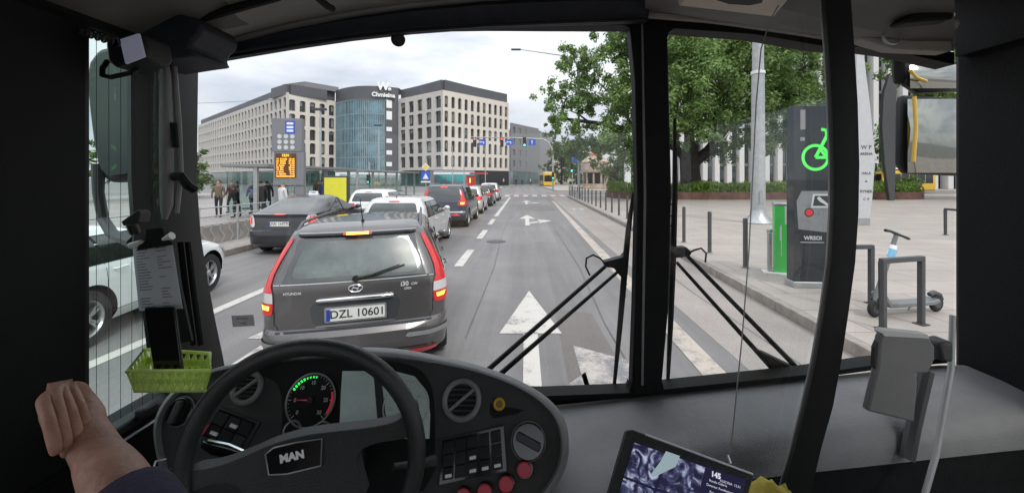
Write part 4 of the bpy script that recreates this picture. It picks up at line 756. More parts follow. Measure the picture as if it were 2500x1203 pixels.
person(-11.6, 17.6, 20, 'cloth_dark', 'cloth_dark', 'person in a long dark coat standing left of the departure board'); person(-13.2, 18.4, 120, 'cloth_dark', 'cloth_dark', 'person in black near the left end of the shelter'); person(-14.2, 18.6, 200, 'cloth_tan', 'cloth_dark', 'person in a tan jacket at the far left of the shelter')
person(-11.0, 18.2, 60, 'cloth_tan', 'cloth_dark', 'person in a tan top beside the one in the dark coat', 1.6); person(-9.2, 15.2, -30, 'cloth_white', 'cloth_dark', 'person with a green cap in front of the departure board', 1.72, hair='cloth_green')
person(-11.3, 22.4, 90, 'cloth_blue', 'cloth_blue', 'person in a blue jacket between departure board and yellow poster', 1.75); person(-11.9, 23.0, 240, 'cloth_tan', 'cloth_dark', 'person in tan beside the blue jacket'); person(-11.2, 23.6, 10, 'cloth_red', 'cloth_dark', 'person in dark red partly behind the blue jacket')
person(-12.6, 19.6, 30, 'cloth_dark', 'cloth_dark', 'person in black right of the other figures under the first shelter', 1.7); person(-13.9, 20.4, 160, 'cloth_blue', 'cloth_dark', 'person in dark blue at the back of the first shelter', 1.68); person(-15.2, 20.8, 80, 'cloth_red', 'cloth_dark', 'person in dark red furthest left under the first shelter', 1.74)
for i, (x, y, c, l) in enumerate(((-2.0, 88, 'cloth_dark', 'distant pedestrian in dark clothes at the corner entrance'), (-.6, 90, 'cloth_blue', 'distant pedestrian in blue before the far grey building'), (1.2, 89, 'cloth_white', 'distant pedestrian in white before the far grey building'), (-4.6, 86, 'cloth_white', 'distant pedestrian in white against the dark recess'))): person(x, y, 40 * i, c, 'cloth_dark', l, group='pedestrians beyond the junction')

# ---------------------------------------------------------------- buildings
M('facade_cream', (.70, .64, .57), .75, var=.06, vs=.6); M('facade_shadow', (.56, .53, .49), .75, var=.06, vs=.6); M('attic_grey', (.115, .115, .125), .55, .2, var=.06, vs=.4); M('win_glass', (.035, .04, .042), .06, spec=.9); M('win_light', (.26, .26, .24), .08, spec=.9); M('win_frame', (.12, .11, .10), .5)  # facade_shadow is the cream wall with shade mixed into its colour
M('curtain_glass', (.12, .25, .31), .05, spec=1, var=.8, vs=.35, coat=.8); M('curtain_frame', (.25, .33, .36), .4); M('shop_glass', (.06, .11, .10), .1, spec=.8, var=.5, vs=.35); M('recess_black', (.012, .013, .015), .7)
def winmesh(o, dx, n, w, h, light):
    m = MB(); u = Vector((0, 0, 1)); a = o - dx * w / 2; P = lambda i, j, d: a + dx * (w * i) + u * (h * j) - n * d
    m.add([P(0, 0, .02), P(1, 0, .02), P(1, 1, .02), P(0, 1, .02)], [(0, 1, 2, 3)], 0)
    f = .08 / w; g = .08 / h
    for i0, i1, j0, j1 in ((0, f, 0, 1), (1 - f, 1, 0, 1), (f, 1 - f, 0, g), (f, 1 - f, 1 - g, 1), (.5 - f / 2, .5 + f / 2, g, 1 - g)):
        q = [P(i0, j0, -.03), P(i1, j0, -.03), P(i1, j1, -.03), P(i0, j1, -.03)]; m.prism(q, n * -.04, 1)
    if light: j0 = .1 + .7 * light; a0, a1 = ((.12, .5), (.5, .88), (.12, .88))[int(light * 30) % 3]; m.prism([P(a0, j0, .0), P(a1, j0, .0), P(a1, .93, .0), P(a0, .93, .0)], n * .005, 2)
    return m
def facade(root, A, B, z0, rows, rh, cols, wr, hr, mat, attic, budget, rnd, dep=.45, arch=True, inner=0):
    A = Vector((*A, 0)); B = Vector((*B, 0)); L_ = (B - A).length; dx = (B - A) / L_; n = Vector((dx.y, -dx.x, 0)); cw = L_ / cols; u = Vector((0, 0, 1)); m = MB(); H = rows * rh + rh * .35
    pw = cw * (1 - wr)
    for c in range(cols + 1):
        a = A + dx * (c * cw - (pw / 2 if 0 < c < cols else (0 if c == 0 else pw / 2))); w = pw if 0 < c < cols else pw / 2
        m.prism([a, a + dx * w, a + dx * w - n * dep, a - n * dep], u * H) if False else m.prism([a + u * z0, a + dx * w + u * z0, a + dx * w - n * dep + u * z0, a - n * dep + u * z0], u * H)
    for r in range(rows + 1):
        zz = z0 + r * rh; hh = rh * (1 - hr) if r < rows else rh * .35
        for c in range(cols):
            a = A + dx * (c * cw + pw / 2) - n * .004; m.prism([a + u * zz, a + dx * (cw - pw) + u * zz, a + dx * (cw - pw) - n * (dep - .01) + u * zz, a - n * (dep - .01) + u * zz], u * hh)
            if arch and r > 0:
                s = min(.28, (cw - pw) * .3)
                for e, f in ((0, 1), (1, -1)):
                    q = a + dx * ((cw - pw) * e) - n * .004 + u * zz; m.prism([q, q + dx * s * f, q - u * s], -n * (dep - .05))
    for r in range(rows):
        for c in range(cols): yield_win.append((root, A + dx * ((c + .5) * cw) - n * dep * .8 + u * (z0 + r * rh + rh * (1 - hr)), dx, n, (cw - pw), rh * hr, rnd.random() if rnd.random() < .45 else 0))
    w_ = m.build('facade', mat, root, 0)
    if attic:
        h0, h1, sb = attic; a = A - n * sb - dx * 0; b = B - n * sb; k = MB(); k.prism([a + u * h0, b + u * h0, b - n * 8 + u * h0, a - n * 8 + u * h0], u * (h1 - h0)); k.build('attic', 'attic_grey', root, 0)
    return H
yield_win = []
def flush(root, mx):
    k = 0; rest = MB()
    for rt, o, dx, n, w, h, l in yield_win:
        m = winmesh(o, dx, n, w, h, l)
        if k < mx: m.build('window', ['win_glass', 'win_frame', 'win_light'], root, 0)
        else: rest.add(m.v, m.f, 0); rest.m[-len(m.m):] = m.m
        k += 1
    if rest.v: q = rest.build('windows', ['win_glass', 'win_frame', 'win_light'], root, 0); q['kind'] = 'stuff'
    yield_win.clear()
rb = random.Random(9)
ob_ = thing('office_building', 'wide cream office building with curved blue glass tower in its middle', 'building', (0, 0, 0))
C1 = (-53.4, 90); CL = (-119.7, 147); C1r = (-46.6, 99); C2l = (-30.2, 96); C2 = (-17.6, 86); C2r = (-4.1, 101); Z0 = 3.6; RH = 3.2
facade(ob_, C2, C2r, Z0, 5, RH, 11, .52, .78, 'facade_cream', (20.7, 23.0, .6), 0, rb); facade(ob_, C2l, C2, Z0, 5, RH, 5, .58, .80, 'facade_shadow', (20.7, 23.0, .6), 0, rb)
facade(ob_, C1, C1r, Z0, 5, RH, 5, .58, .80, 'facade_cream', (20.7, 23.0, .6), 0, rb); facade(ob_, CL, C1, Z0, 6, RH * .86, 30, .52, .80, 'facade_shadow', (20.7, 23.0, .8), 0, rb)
flush(ob_, 96)
def vol(name, pts, z0, z1, mat, root): m = MB(); m.prism([(x, y, z0) for x, y in pts], (0, 0, z1 - z0)); return m.build(name, mat, root, 0)
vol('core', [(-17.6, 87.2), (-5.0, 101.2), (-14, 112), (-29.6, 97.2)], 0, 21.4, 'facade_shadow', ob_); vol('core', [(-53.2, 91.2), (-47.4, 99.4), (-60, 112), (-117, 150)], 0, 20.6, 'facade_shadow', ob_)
vol('ground_floor', [(-17.6, 86.5), (-8.5, 96.8), (-12, 100), (-30, 96.5)], 0, 3.55, 'shop_glass', ob_); vol('ground_floor', [(-53.2, 90.6), (-46.8, 99.0), (-56, 100), (-118, 147.5)], 0, 3.55, 'shop_glass', ob_); vol('entrance_recess', [(-10.5, 94.0), (-4.1, 101.2), (-5, 102), (-11, 95)], 0, 3.9, 'recess_black', ob_)
vol('roof_plant', [(-51, 93), (-46, 99), (-50, 102), (-58, 96)], 23.0, 24.2, 'mid_grey', ob_)
n_ = 34; arcp = []
for k in range(n_ + 1):
    t = k / n_; x = lerp(-46.6, -30.2, t); y = lerp(99, 96, t) - 3.6 * math.sin(math.pi * t) ** .9; arcp.append(Vector((x, y, 0)))
m = MB(); m.grid([[p + Vector((0, 0, z)) for p in arcp[:-6]] for z in (3.2, 20.2)]); m.build('curtain_wall', 'curtain_glass', ob_, 20)
m = MB()
for k in range(0, n_ - 5): p = arcp[k]; m.box(p.x - .06, p.x + .06, p.y - .18, p.y + .02, 3.2, 20.2)
m.build('mullions', 'curtain_frame', ob_, 0)
m = MB()
for z in (3.2, 6.6, 10.0, 13.4, 16.8, 20.0):
    for k in range(n_ - 6): m.prism([arcp[k] + Vector((0, -.08, z)), arcp[k + 1] + Vector((0, -.08, z)), arcp[k + 1] + Vector((0, .1, z)), arcp[k] + Vector((0, .1, z))], (0, 0, .22))
m.build('floor_bands', 'curtain_frame', ob_, 0)
m = MB(); m.grid([[p + Vector((0, -.25, z)) for p in arcp] for z in (20.2, 23.3)]); m.add([p + Vector((0, -.25, 23.3)) for p in arcp] + [(-30, 104, 23.3), (-47, 104, 23.3)], [list(range(n_ + 3))]); m.grid([[arcp[k] + Vector((0, -.12, z)) for k in range(n_ - 6, n_ + 1)] for z in (3.2, 20.2)]); m.build('tower_attic', 'attic_grey', ob_, 20)
for k in range(6):
    z = 4.6 + k * 2.75; a = arcp[n_ - 5] + Vector((0, -.3, z)); b = arcp[n_ - 1] + Vector((-.4, -.3, z)); m = MB(); m.prism([a, b, b + Vector((0, 0, 1.0 if k < 4 else 2.0)), a + Vector((0, 0, 1.0 if k < 4 else 2.0))], (0, .15, 0)); m.build('sign_box', 'white_lamp', ob_, 0)
m = MB(); c = arcp[n_ - 6] + Vector((0, -.7, 0)); rgt = (arcp[n_ - 3] - arcp[n_ - 8]).normalized(); m.text('W', c + Vector((-.1, 0, 23.2)), rgt, (0, 0, 1), 2.5, bold=.12, ex=.1); m.ball(c + rgt * 1.35 + Vector((0, 0, 22.6)), .42); m.text('Chmielna', c + Vector((0, 0, 21.2)), rgt, (0, 0, 1), 1.35, bold=.05, ex=.1); m.build('roof_lettering', 'white_lamp', ob_, 0)
# grey block and beige block beyond
g = thing('grey_office', 'grey office block with sloping roof end beyond the junction', 'building', (0, 0, 0)); vol('wall', [(-3.6, 112), (4.6, 125), (10, 150), (-8, 150)], 0, 16.5, 'mid_grey', g)
facade(g, (-3.9, 111), (4.2, 124.5), 3.6, 4, 3.1, 5, .35, .5, 'mid_grey', None, 0, rb, .3, False); flush(g, 90); vol('ground_floor', [(-3.4, 110.9), (4.1, 124.2), (4, 126), (-4, 113)], 0, 3.5, 'shop_glass', g)
M('beige_wall', (.50, .43, .36), .8, var=.1, vs=.5); M('roof_red', (.35, .10, .07), .7)
g = thing('beige_building', 'beige apartment block with a red roof edge at the end of the road', 'building', (0, 0, 0)); vol('wall', [(4.6, 126.4), (8.4, 146), (20, 160), (4, 150)], 0, 13.8, 'beige_wall', g); facade(g, (4.8, 126), (8.6, 145), 2.6, 3, 3.3, 6, .4, .5, 'beige_wall', None, 0, rb, .25, False); flush(g, 90)
m = MB(); m.prism([(4.5, 125.9, 13.8), (8.8, 145.5, 13.8), (6, 150, 13.8), (3, 130, 13.8)], (0, 0, 1.4)); m.build('roof', 'roof_red', g, 0)
# finned building right
M('fin_white', (.62, .61, .59), .6, var=.05); M('fin_glass', (.03, .045, .06), .06, spec=1, coat=.5)
g = thing('finned_office', 'dark glass office block behind tall white vertical fins right of the oak', 'building', (0, 0, 0)); vol('wall', [(27, 76), (74, 64), (80, 90), (30, 100)], .15, 34, 'fin_glass', g)
k = 0; d = (Vector((74, 64, 0)) - Vector((27, 76, 0))); nf = 24
for i in range(nf + 1):
    p = Vector((27, 76, 0)) + d * (i / nf); m = MB(); m.box(p.x - .42, p.x + .42, p.y - 1.3, p.y - .02, .15, 34.5); m.build('fin', 'fin_white', g, 0)
for z in range(4, 34, 4):
    m = MB(); m.prism([Vector((27, 75.9, z)), Vector((74, 63.9, z)), Vector((74, 63.6, z)), Vector((27, 75.6, z))], (0, 0, .5)); m.build('floor_band', 'mid_grey', g, 0)
# twisted ad column through the door window
t = thing('banner_column', 'dark slender banner column beside the pale pylon', 'column', (29.4, 32.2, .15)); m = MB(); m.prism([(x, 0, z) for x, z in ((-.15, .0), (.25, .0), (.35, 3), (.45, 6), (.35, 9.2), (-.1, 10.2), (-.62, 8.5), (-.75, 6), (-.55, 3))], (0, .3, 0)); m.build('panel', 'dark_grey', t, bevel=.03)
# carved kiosk (old stone monument) and white pier
M('sandstone', (.42, .33, .26), .85, var=.3, vs=1.5, bump=.6, bs=5)
t = thing('monument', 'round sandstone monument with columns and a reddish domed top', 'monument', (11.9, 68, .15)); m = MB(); m.lathe([(0, 0), (2.6, 0), (2.6, .35), (2.3, .4), (2.3, .8)], n=24); m.build('base', 'sandstone', t)
for k in range(10): a = 2 * math.pi * k / 10; m = MB(); m.cyl((2.0 * math.cos(a), 2.0 * math.sin(a), .8), (2.0 * math.cos(a), 2.0 * math.sin(a), 2.6), .16, n=10); m.build('column', 'sandstone', t)
m = MB(); m.lathe([(1.2, .8), (1.2, 2.6)], n=16); m.build('core', 'cloth_dark', t); m = MB(); m.lathe([(2.2, 2.6), (2.45, 2.75), (2.5, 3.3), (2.35, 4.3), (2.45, 4.4), (2.2, 4.6), (1.5, 5.2), (1.2, 5.4)], n=20); m.build('drum', 'sandstone', t)
m = MB(); m.lathe([(1.2, 5.4), (1.1, 5.7), (.6, 6.1), (0, 6.3)], n=16); m.ball((.5, 0, 6.0), .35); m.ball((-.4, .2, 6.1), .3); m.build('dome', 'roof_red', t)
t = thing('stone_pier', 'white square stone pier beyond the hedge left of the windscreen divider', 'pier', (15.3, 60, .15)); m = MB(); m.box(-.42, .42, -.4, .4, 0, 4.3); m.build('shaft', 'white_paint', t, bevel=.02); m = MB(); m.box(-.5, .5, -.48, .48, 4.3, 4.45); m.build('cap', 'white_paint', t)
t = thing('kiosk', 'red tram-stop kiosk with a white canopy behind the queue', 'kiosk', (-8.6, 64, 0)); m = MB(); m.box(-.7, .7, -.6, .6, 0, 2.3); m.build('body', 'paint_red', t, bevel=.03); m = MB(); m.box(-5.8, -.1, -1, 1, 2.45, 2.75); m.build('white_canopy', 'white_paint', t, bevel=.03); m = MB(); m.box(-.1, 2.6, -1, 1, 2.5, 2.72); m.build('red_canopy', 'paint_red', t, bevel=.03)
m = MB(); m.text('i', (-.1, -.61, 1.5), (1, 0, 0), (0, 0, 1), 1.0, bold=.03); m.build('lettering', 'amber_lit', t, 0)
M('tram_teal', (.05, .40, .42), .3, coat=.5)
t = thing('tram', 'blue-grey tram with teal windows behind the queueing cars', 'tram', (-15.3, 66, 0), R(-62)); m = MB(); m.prism([Vector((x, 0, y + 1.8)) for x, y in rbox(2.4, 2.6, .3)], (0, 7, 0)); m.build('body', 'mid_grey', t)
for k in range(4): m = MB(); m.box(1.2, 1.21, .5 + k * 1.6, 1.8 + k * 1.6, 1.3, 2.6); m.box(-1.21, -1.2, .5 + k * 1.6, 1.8 + k * 1.6, 1.3, 2.6); m.build('window', 'tram_teal', t)
coach('yellow_bus', 'yellow bus with dark windows passing behind the planter at the right', 8, 'paint_yellow', (43.6, 50.4, 0), -80, group='yellow buses'); coach('yellow_bus', 'small yellow bus seen end-on at the far end of the road', 9, 'paint_yellow', (5.2, 86, 0), 4, group='yellow buses')
wp, _s = car('parked_car', 'pale car parked far behind the planter by the finned office', hspec(4.3, 1.45, .87, .97, 'DW 1AA11'), 'paint_white', 'cars parked by the finned office', 1); wp.location = (41, 59, .13); wp.rotation_euler = (0, 0, R(80))
# overhead wires
for i, (a, b) in enumerate((((-34, 40, 16.5), (-3, 30, 15.6)), ((-42, 30, 8.0), (-22, 36, 9.0)))):
    m = MB(); m.tube([Vector(a).lerp(Vector(b), k / 10) - Vector((0, 0, .5 * math.sin(math.pi * k / 10))) for k in range(11)], .014, 5); o = m.build('overhead_wire', 'signal_black', None); tag(o, ['thin tram wire crossing the sky above the offices', 'thin tram wire low at the left edge of the sky'][i], 'wire')
# ---------------------------------------------------------------- the bus we sit in
bus = thing('city_bus', 'inside of the city bus cab around the steering wheel, windscreen and dark posts', 'bus')
WS = Pl((0, 1.40, 0), (0, -1, 0)); LW = Pl((-1.05, 0, 0), (1, 0, 0)); PAN = Pl((0, 1.1, 1.5), (0, -1, .45)); 
WHC = Vector((-.436, .791, 1.440)); wn_ = Vector((math.cos(.0996) * math.sin(.1259), -math.cos(.0996) * math.cos(.1259), math.sin(.0996))); WH = Pl(WHC, wn_)
def xp(pts, y0, y1, mb, mi=None): Pl((0, y0, 0), (0, -1, 0)).slab(mb, pts, -(y1 - y0), 0, mi); return mb
# shell
m = MB(); m.box(-1.15, 1.6, -3.2, 1.5, 2.66, 2.74); m.build('roof', 'ceiling_grey', bus, 0)
m = MB(); m.box(-1.15, 1.6, -3.2, 1.40, .34, .40); m.box(-1.1, 1.55, -3.26, -3.2, .4, 1.0); m.build('floor', 'dark_grey', bus, 0)
m = MB(); m.box(-1.13, -1.052, -.9, 1.3, .3, 1.355); m.box(-1.13, -1.052, -3.2, -.9, .3, 1.0); m.box(-1.13, -1.052, -3.2, 1.1, 2.365, 2.66); m.box(-1.13, -1.051, -1.1, -.9, 1.355, 2.365); m.build('left_wall', 'black_soft', bus, 0)
m = MB(); m.box(-1.13, -1.0, .45, .932, 1.355, 2.365); m.build('side_pillar', 'black_soft', bus, 40, .02)
m = MB(); m.box(1.50, 1.58, -3.2, -1.2, .4, 1.0); m.box(1.50, 1.58, -1.4, -1.2, 1.3, 2.66); m.box(1.50, 1.58, -3.2, -1.4, 2.42, 2.66); m.box(1.50, 1.58, -1.2, 1.4, 2.42, 2.66); m.box(1.54, 1.58, .98, 1.4, .4, 2.42); m.build('door_pillar', 'black_soft', bus, 30)
m = MB(); m.box(1.532, 1.62, 1.0, 1.438, .4, 2.64); m.build('corner_pillar', 'black_soft', bus, 40, .02)
m = MB(); m.box(1.52, 1.53, -1.2, .98, .5, 2.42); m.build('door_glass', 'windscreen_glass', bus, 0)
m = MB(); m.box(-1.08, 1.52, 1.46, 1.52, .35, 1.20); m.box(-1.15, -1.05, 1.2, 1.5, .35, 1.3); m.build('front_panel', 'black_plastic', bus, 40, .01)
m = MB(); m.box(1.58, 1.60, -8, 1.47, .35, 1.1); m.box(-1.15, -1.13, -8, 1.2, .35, 1.3); m.build('side_panel', 'paint_yellow', bus, 0)
# windscreen frame: bottom, top, divider
m = MB(); xp([(940, 962), (1330, 966), (1540, 958), (1960, 915), (2145, 889), (2330, 872), (2330, 884), (2145, 901), (1960, 927), (1540, 972), (1330, 980), (940, 985)], 1.385, 1.45, m)
xp([(520, 35), (1180, 30), (1560, 38), (1640, 46), (1840, 58), (2010, 88), (2100, 97), (2330, 128), (2330, 158), (2190, 127), (2100, 115), (2010, 113), (1840, 84), (1650, 70), (1560, 62), (1180, 60), (470, 70)], 1.385, 1.45, m)
m.build('windscreen_frame', 'black_soft', bus, 30)
m = MB(); xp([(1536, 40), (1630, 46), (1634, 200), (1641, 480), (1633, 760), (1615, 962), (1543, 968), (1551, 750), (1557, 480), (1551, 200)], 1.38, 1.44, m); p = m.build('windscreen_divider', 'black_soft', bus, 40, .008)
m = MB(); xp([(1566, 60), (1570, 60), (1578, 480), (1571, 940), (1566, 940), (1572, 480)], 1.374, 1.38, m); m.build('trim_strip', 'mid_grey', p, 0)
for (x0, y0), (x1, y1), c in (((1515, 62), (1545, 92), (1545, 62)), ((1628, 100), (1658, 70), (1628, 70)), ((1512, 966), (1540, 940), (1540, 966)), ((1618, 935), (1645, 958), (1618, 958))):
    m = MB(); pts = [c] + [(lerp(lerp(x0, c[0], t), lerp(c[0], x1, t), t), lerp(lerp(y0, c[1], t), lerp(c[1], y1, t), t)) for t in [k / 6 for k in range(7)]]; xp(pts, 1.39, 1.44, m); m.build('corner_gusset', 'black_soft', p, 0)
m = MB(); m.add(WS.poly([(455, 60), (1548, 55), (1548, 970), (560, 990), (455, 500)], -.03), [(0, 1, 2, 3, 4)]); m.build('windscreen', 'windscreen_glass', bus, 0)
m = MB(); m.add(WS.poly([(1625, 60), (2330, 100), (2330, 885), (1625, 965)], -.03), [(0, 1, 2, 3)]); m.build('windscreen', 'windscreen_glass', bus, 0)
m = MB(); xp([(565, 770), (618, 768), (621, 795), (568, 798)], 1.39, 1.392, m); q = m.build('sticker', 'sticker_film', bus, 0)
m = MB(); Pl((0, 1.388, 0), (0, -1, 0)).text(m, 'STARSZE', 592, 777, 5); Pl((0, 1.388, 0), (0, -1, 0)).text(m, 'osoby', 594, 788, 5); m.build('sticker_lettering', 'ink', q, 0)
# A pillar (left)
LB = [(20, 316, 470), (130, 319, 471), (440, 321, 467), (580, 330, 477), (700, 346, 496), (800, 368, 515), (890, 387, 534), (975, 405, 548)]
m = MB(); g = []
for y, a, b in LB: A = LW.px(a, y); B = WS.px(b, y); c = A.lerp(B, .5) + Vector((.03, -.05, 0)); g.append([A + Vector((-.06, .05, 0)), A, A.lerp(c, .5) + Vector((.0, -.01, 0)), c, B.lerp(c, .5) + Vector((.01, -.005, 0)), B, B + Vector((-.03, .06, 0))])
m.grid(g); p = m.build('left_pillar', 'black_soft', bus, 60)
m = MB(); Y = 1.12; m.tube([at(398, 130, 1.10), at(404, 180, 1.10), at(406, 330, 1.10), at(407, 500, 1.10), at(402, 535, 1.10)], [.006, .012, .016, .015, .006], 10); m.build('grab_handle', 'dash_grey', p)
m = MB(); m.tube([at(424, 150, 1.12), at(436, 300, 1.12), at(441, 420, 1.12), at(430, 520, 1.12)], .007, 8); m.build('trim_strip', 'mid_grey', p)
for dx in (-34, -16): m = MB(); m.tube([at(475 + dx, 590, 1.2), at(488 + dx, 700, 1.2), at(507 + dx, 840, 1.22)], .008, 8); m.build('seal', 'black_soft', p)
m = MB(); m.tube([at(424, 432, 1.1), at(442, 430, 1.1), at(458, 452, 1.1), at(474, 462, 1.12)], .012, 8); m.build('hinge', 'black_soft', p); m = MB(); m.tube([at(425, 300, 1.1), at(430, 360, 1.1)], .008, 8); m.build('handle_bolt', 'black_soft', p)
# driver's side window
m = MB(); m.add([(-1.07, .45, 1.34), (-1.07, 1.182, 1.34), (-1.07, 1.182, 2.38), (-1.07, .45, 2.38)], [(0, 1, 2, 3)]); p = m.build('side_window', 'side_glass', bus, 0)
m = MB(); 
for k in range(9): y = .938 + k * .030; m.cyl((-1.066, y, 1.365), (-1.066, y, 2.36), .0008, n=4)
m.build('heating_wires', 'dark_grey', p, 0)
m = MB(); m.box(-1.06, -1.02, .5, 1.26, 1.345, 1.372); m.build('window_sill', 'black_plastic', bus, 30, .006); m = MB(); m.tube([(-1.012, .93, 1.338), (-1.01, 1.1, 1.338), (-1.02, 1.22, 1.36)], .004, 6); m.build('sill_trim', 'steel', bus)
m = MB(); m.box(-1.03, -1.0, 1.055, 1.10, 1.36, 1.39); m.build('latch', 'black_plastic', bus, 30, .006)
m = MB(); m.box(-1.06, -1.02, .5, 1.12, 2.352, 2.40); m.build('window_header', 'black_soft', bus, 30)
# left exterior mirror
mi_ = MB(); Y = 1.36; o = [(205, 190), (212, 150), (236, 118), (280, 108), (322, 112), (330, 200), (330, 410), (318, 440), (262, 448), (236, 424), (222, 350), (212, 270)]
xp(o, Y, Y + .07, mi_); p = mi_.build('left_mirror', 'dark_grey', bus, 50, .02)
M('mirror_face', (.075, .09, .082), .10, 1.0); M('mirror_face_dim', (.35, .36, .33), .05, 1.0); m = MB(); xp([(216, 195), (222, 158), (242, 130), (282, 121), (316, 124), (318, 395), (308, 424), (266, 430), (246, 412), (232, 345), (222, 270)], Y - .014, Y - .003, m); m.build('mirror_face', 'mirror_face', p, 0)
m = MB(); m.tube([at(240, 400, Y), at(240, 470, Y), at(252, 535, Y), at(275, 572, Y - .05), at(330, 592, Y - .15)], [.018, .015, .015, .016, .02], 8); m.build('mirror_arm', 'dark_grey', p)
# inner fascia top left, monitor, coiled cord
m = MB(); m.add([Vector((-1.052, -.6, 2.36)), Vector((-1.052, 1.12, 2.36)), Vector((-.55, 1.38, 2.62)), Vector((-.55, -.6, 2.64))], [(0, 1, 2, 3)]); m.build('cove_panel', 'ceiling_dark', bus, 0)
m = MB(); xp([(300, 140), (292, 92), (270, 60), (330, 35), (420, 30), (478, 42), (492, 62), (487, 84), (470, 100), (462, 118), (474, 134), (430, 140), (350, 152)], 1.06, 1.2, m); m.build('header_box', 'blind_blue', bus, 40, .012)
m = MB(); xp([(256, 104), (268, 94), (338, 78), (352, 84), (358, 128), (350, 144), (282, 166), (262, 150)], .93, 1.0, m); p = m.build('camera_monitor', 'black_plastic', bus, 40, .006)
M('screen_lilac', (.20, .20, .26), .25, var=.25, vs=14, emit=(.30, .31, .42), es=.22)
m = MB(); xp([(292, 97), (338, 82), (352, 138), (306, 156)], .924, .929, m); m.build('monitor_screen', 'screen_lilac', p, 0)
m = MB(); m.tube([at(262, 150, .95), at(250, 168, .93), at(250, 184, .92), at(270, 189, .92), at(320, 178, .94), at(352, 160, .99), at(372, 154, 1.05)], .0055, 8); m.build('monitor_cable', 'black_soft', p)
m = MB(); pts = [at(172 + k * 1.05 + 10 * math.cos(k * .42), 66 + k * .34 + 11 * math.sin(k * .42), .9) for k in range(110)]; m.tube(pts, .0022, 5); m.build('coiled_cord', 'black_plastic', bus)
# roller blind, trims, ceiling
m = MB(); g = []
top = [(470, 132), (560, 108), (700, 72), (850, 42), (1000, 20), (1180, 2), (1400, -8), (1582, -8)]; bot = [(488, 152), (570, 138), (700, 116), (850, 94), (1000, 77), (1180, 64), (1400, 55), (1580, 50)]
for (a, b), (c, d) in zip(top, bot): T = at(a, b, 1.30); B = at(c, d, 1.32); g.append([T + Vector((0, .06, 0)), T, T.lerp(B, .3) + Vector((0, -.025, 0)), T.lerp(B, .75) + Vector((0, -.02, 0)), B + Vector((0, -.006, -.002)), B + Vector((0, .03, 0))])
m.grid(g); p = m.build('roller_blind', 'blind_blue', bus, 50)
m = MB(); m.tube([at(a, b - 1, 1.30) for a, b in bot], .006, 6); m.build('pull_bar', 'black_plastic', p)
m = MB(); m.tube([at(a, b - 7, 1.285) for a, b in top], .011, 8); m.build('blind_rail', 'mid_grey', bus)
m = MB(); g = [[at(a, b - 10, 1.29), at(a + (8 if a < 900 else 0), b - 60 - (a - 440) * .0, 1.18), at(a - 20, b - 170, 1.0)] for a, b in top]; m.grid(g); m.build('ceiling_panel', 'ceiling_grey', bus, 30)
m = MB(); m.tube([at(478, 48, 1.12), at(600, 14, 1.12), at(680, -8, 1.12)], .012, 6); m.tube([at(770, -10, 1.1), at(800, 16, 1.14), at(812, 22, 1.17)], .010, 6); m.build('ceiling_joint', 'black_soft', bus)
m = MB(); m.cyl(at(972, 97, 1.34), at(972, 97, 1.37), 17 * 1.34 / F, n=24); m.cyl(at(972, 97, 1.33), at(972, 97, 1.34), 12 * 1.34 / F, n=24); m.box(*[v for v in ((at(972, 70, 1.35).x - .012), (at(972, 70, 1.35).x + .012))], 1.34, 1.36, at(972, 88, 1.35).z, at(972, 60, 1.35).z); m.build('rain_sensor', 'black_plastic', bus, 40)
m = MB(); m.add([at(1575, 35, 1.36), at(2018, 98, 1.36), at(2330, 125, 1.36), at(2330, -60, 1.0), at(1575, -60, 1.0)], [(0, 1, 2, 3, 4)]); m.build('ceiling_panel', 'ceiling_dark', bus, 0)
m = MB(); m.tube([at(1580, 36, 1.33), at(1720, 47, 1.33), at(1850, 62, 1.33), at(2012, 88, 1.33)], .013, 8); m.tube([at(2100, 28, 1.2), at(2200, 52, 1.25), at(2330, 62, 1.25)], .016, 8); m.tube([at(1900, 12, 1.2), at(1960, 24, 1.22), at(2014, 38, 1.24)], .012, 6); m.build('ceiling_trim', 'ceiling_grey', bus)
m = MB(); m.prism([at(1657, 15, 1.12), at(1890, 42, 1.14), at(1925, 0, 1.0), at(1960, -60, .86), at(1690, -60, .86), at(1672, 0, 1.07)], (0, .01, .02)); p = m.build('light_panel', 'beige_panel', bus, 30, .004); m = MB(); m.prism([at(1745, -20, .95), at(1750, 2, 1.01), at(1780, 11, 1.03), at(1830, 14, 1.03), at(1860, 8, 1.01), at(1872, -20, .93)], (0, .004, .006)); m.build('light_recess', 'black_soft', p, 0)
m = MB(); xp([(2100, 40), (2320, 70), (2330, 125), (2190, 118), (2100, 92)], 1.30, 1.36, m); m.build('door_header', 'ceiling_grey', bus, 30, .01)
m = MB(); xp([(2205, 48), (2225, 34), (2330, 14), (2330, 46), (2212, 56)], 1.15, 1.2, m); m.build('speaker_grille', 'black_soft', bus, 30, .008)
m = MB(); PP = Pl((0, 1.26, 0), (0, -1, 0)); m.tube([PP.px(2178 + 22 * math.cos(R(a)), 88 + 20 * math.sin(R(a))) for a in range(-20, 201, 20)], .004, 8); m.build('ceiling_ring', 'steel', bus)
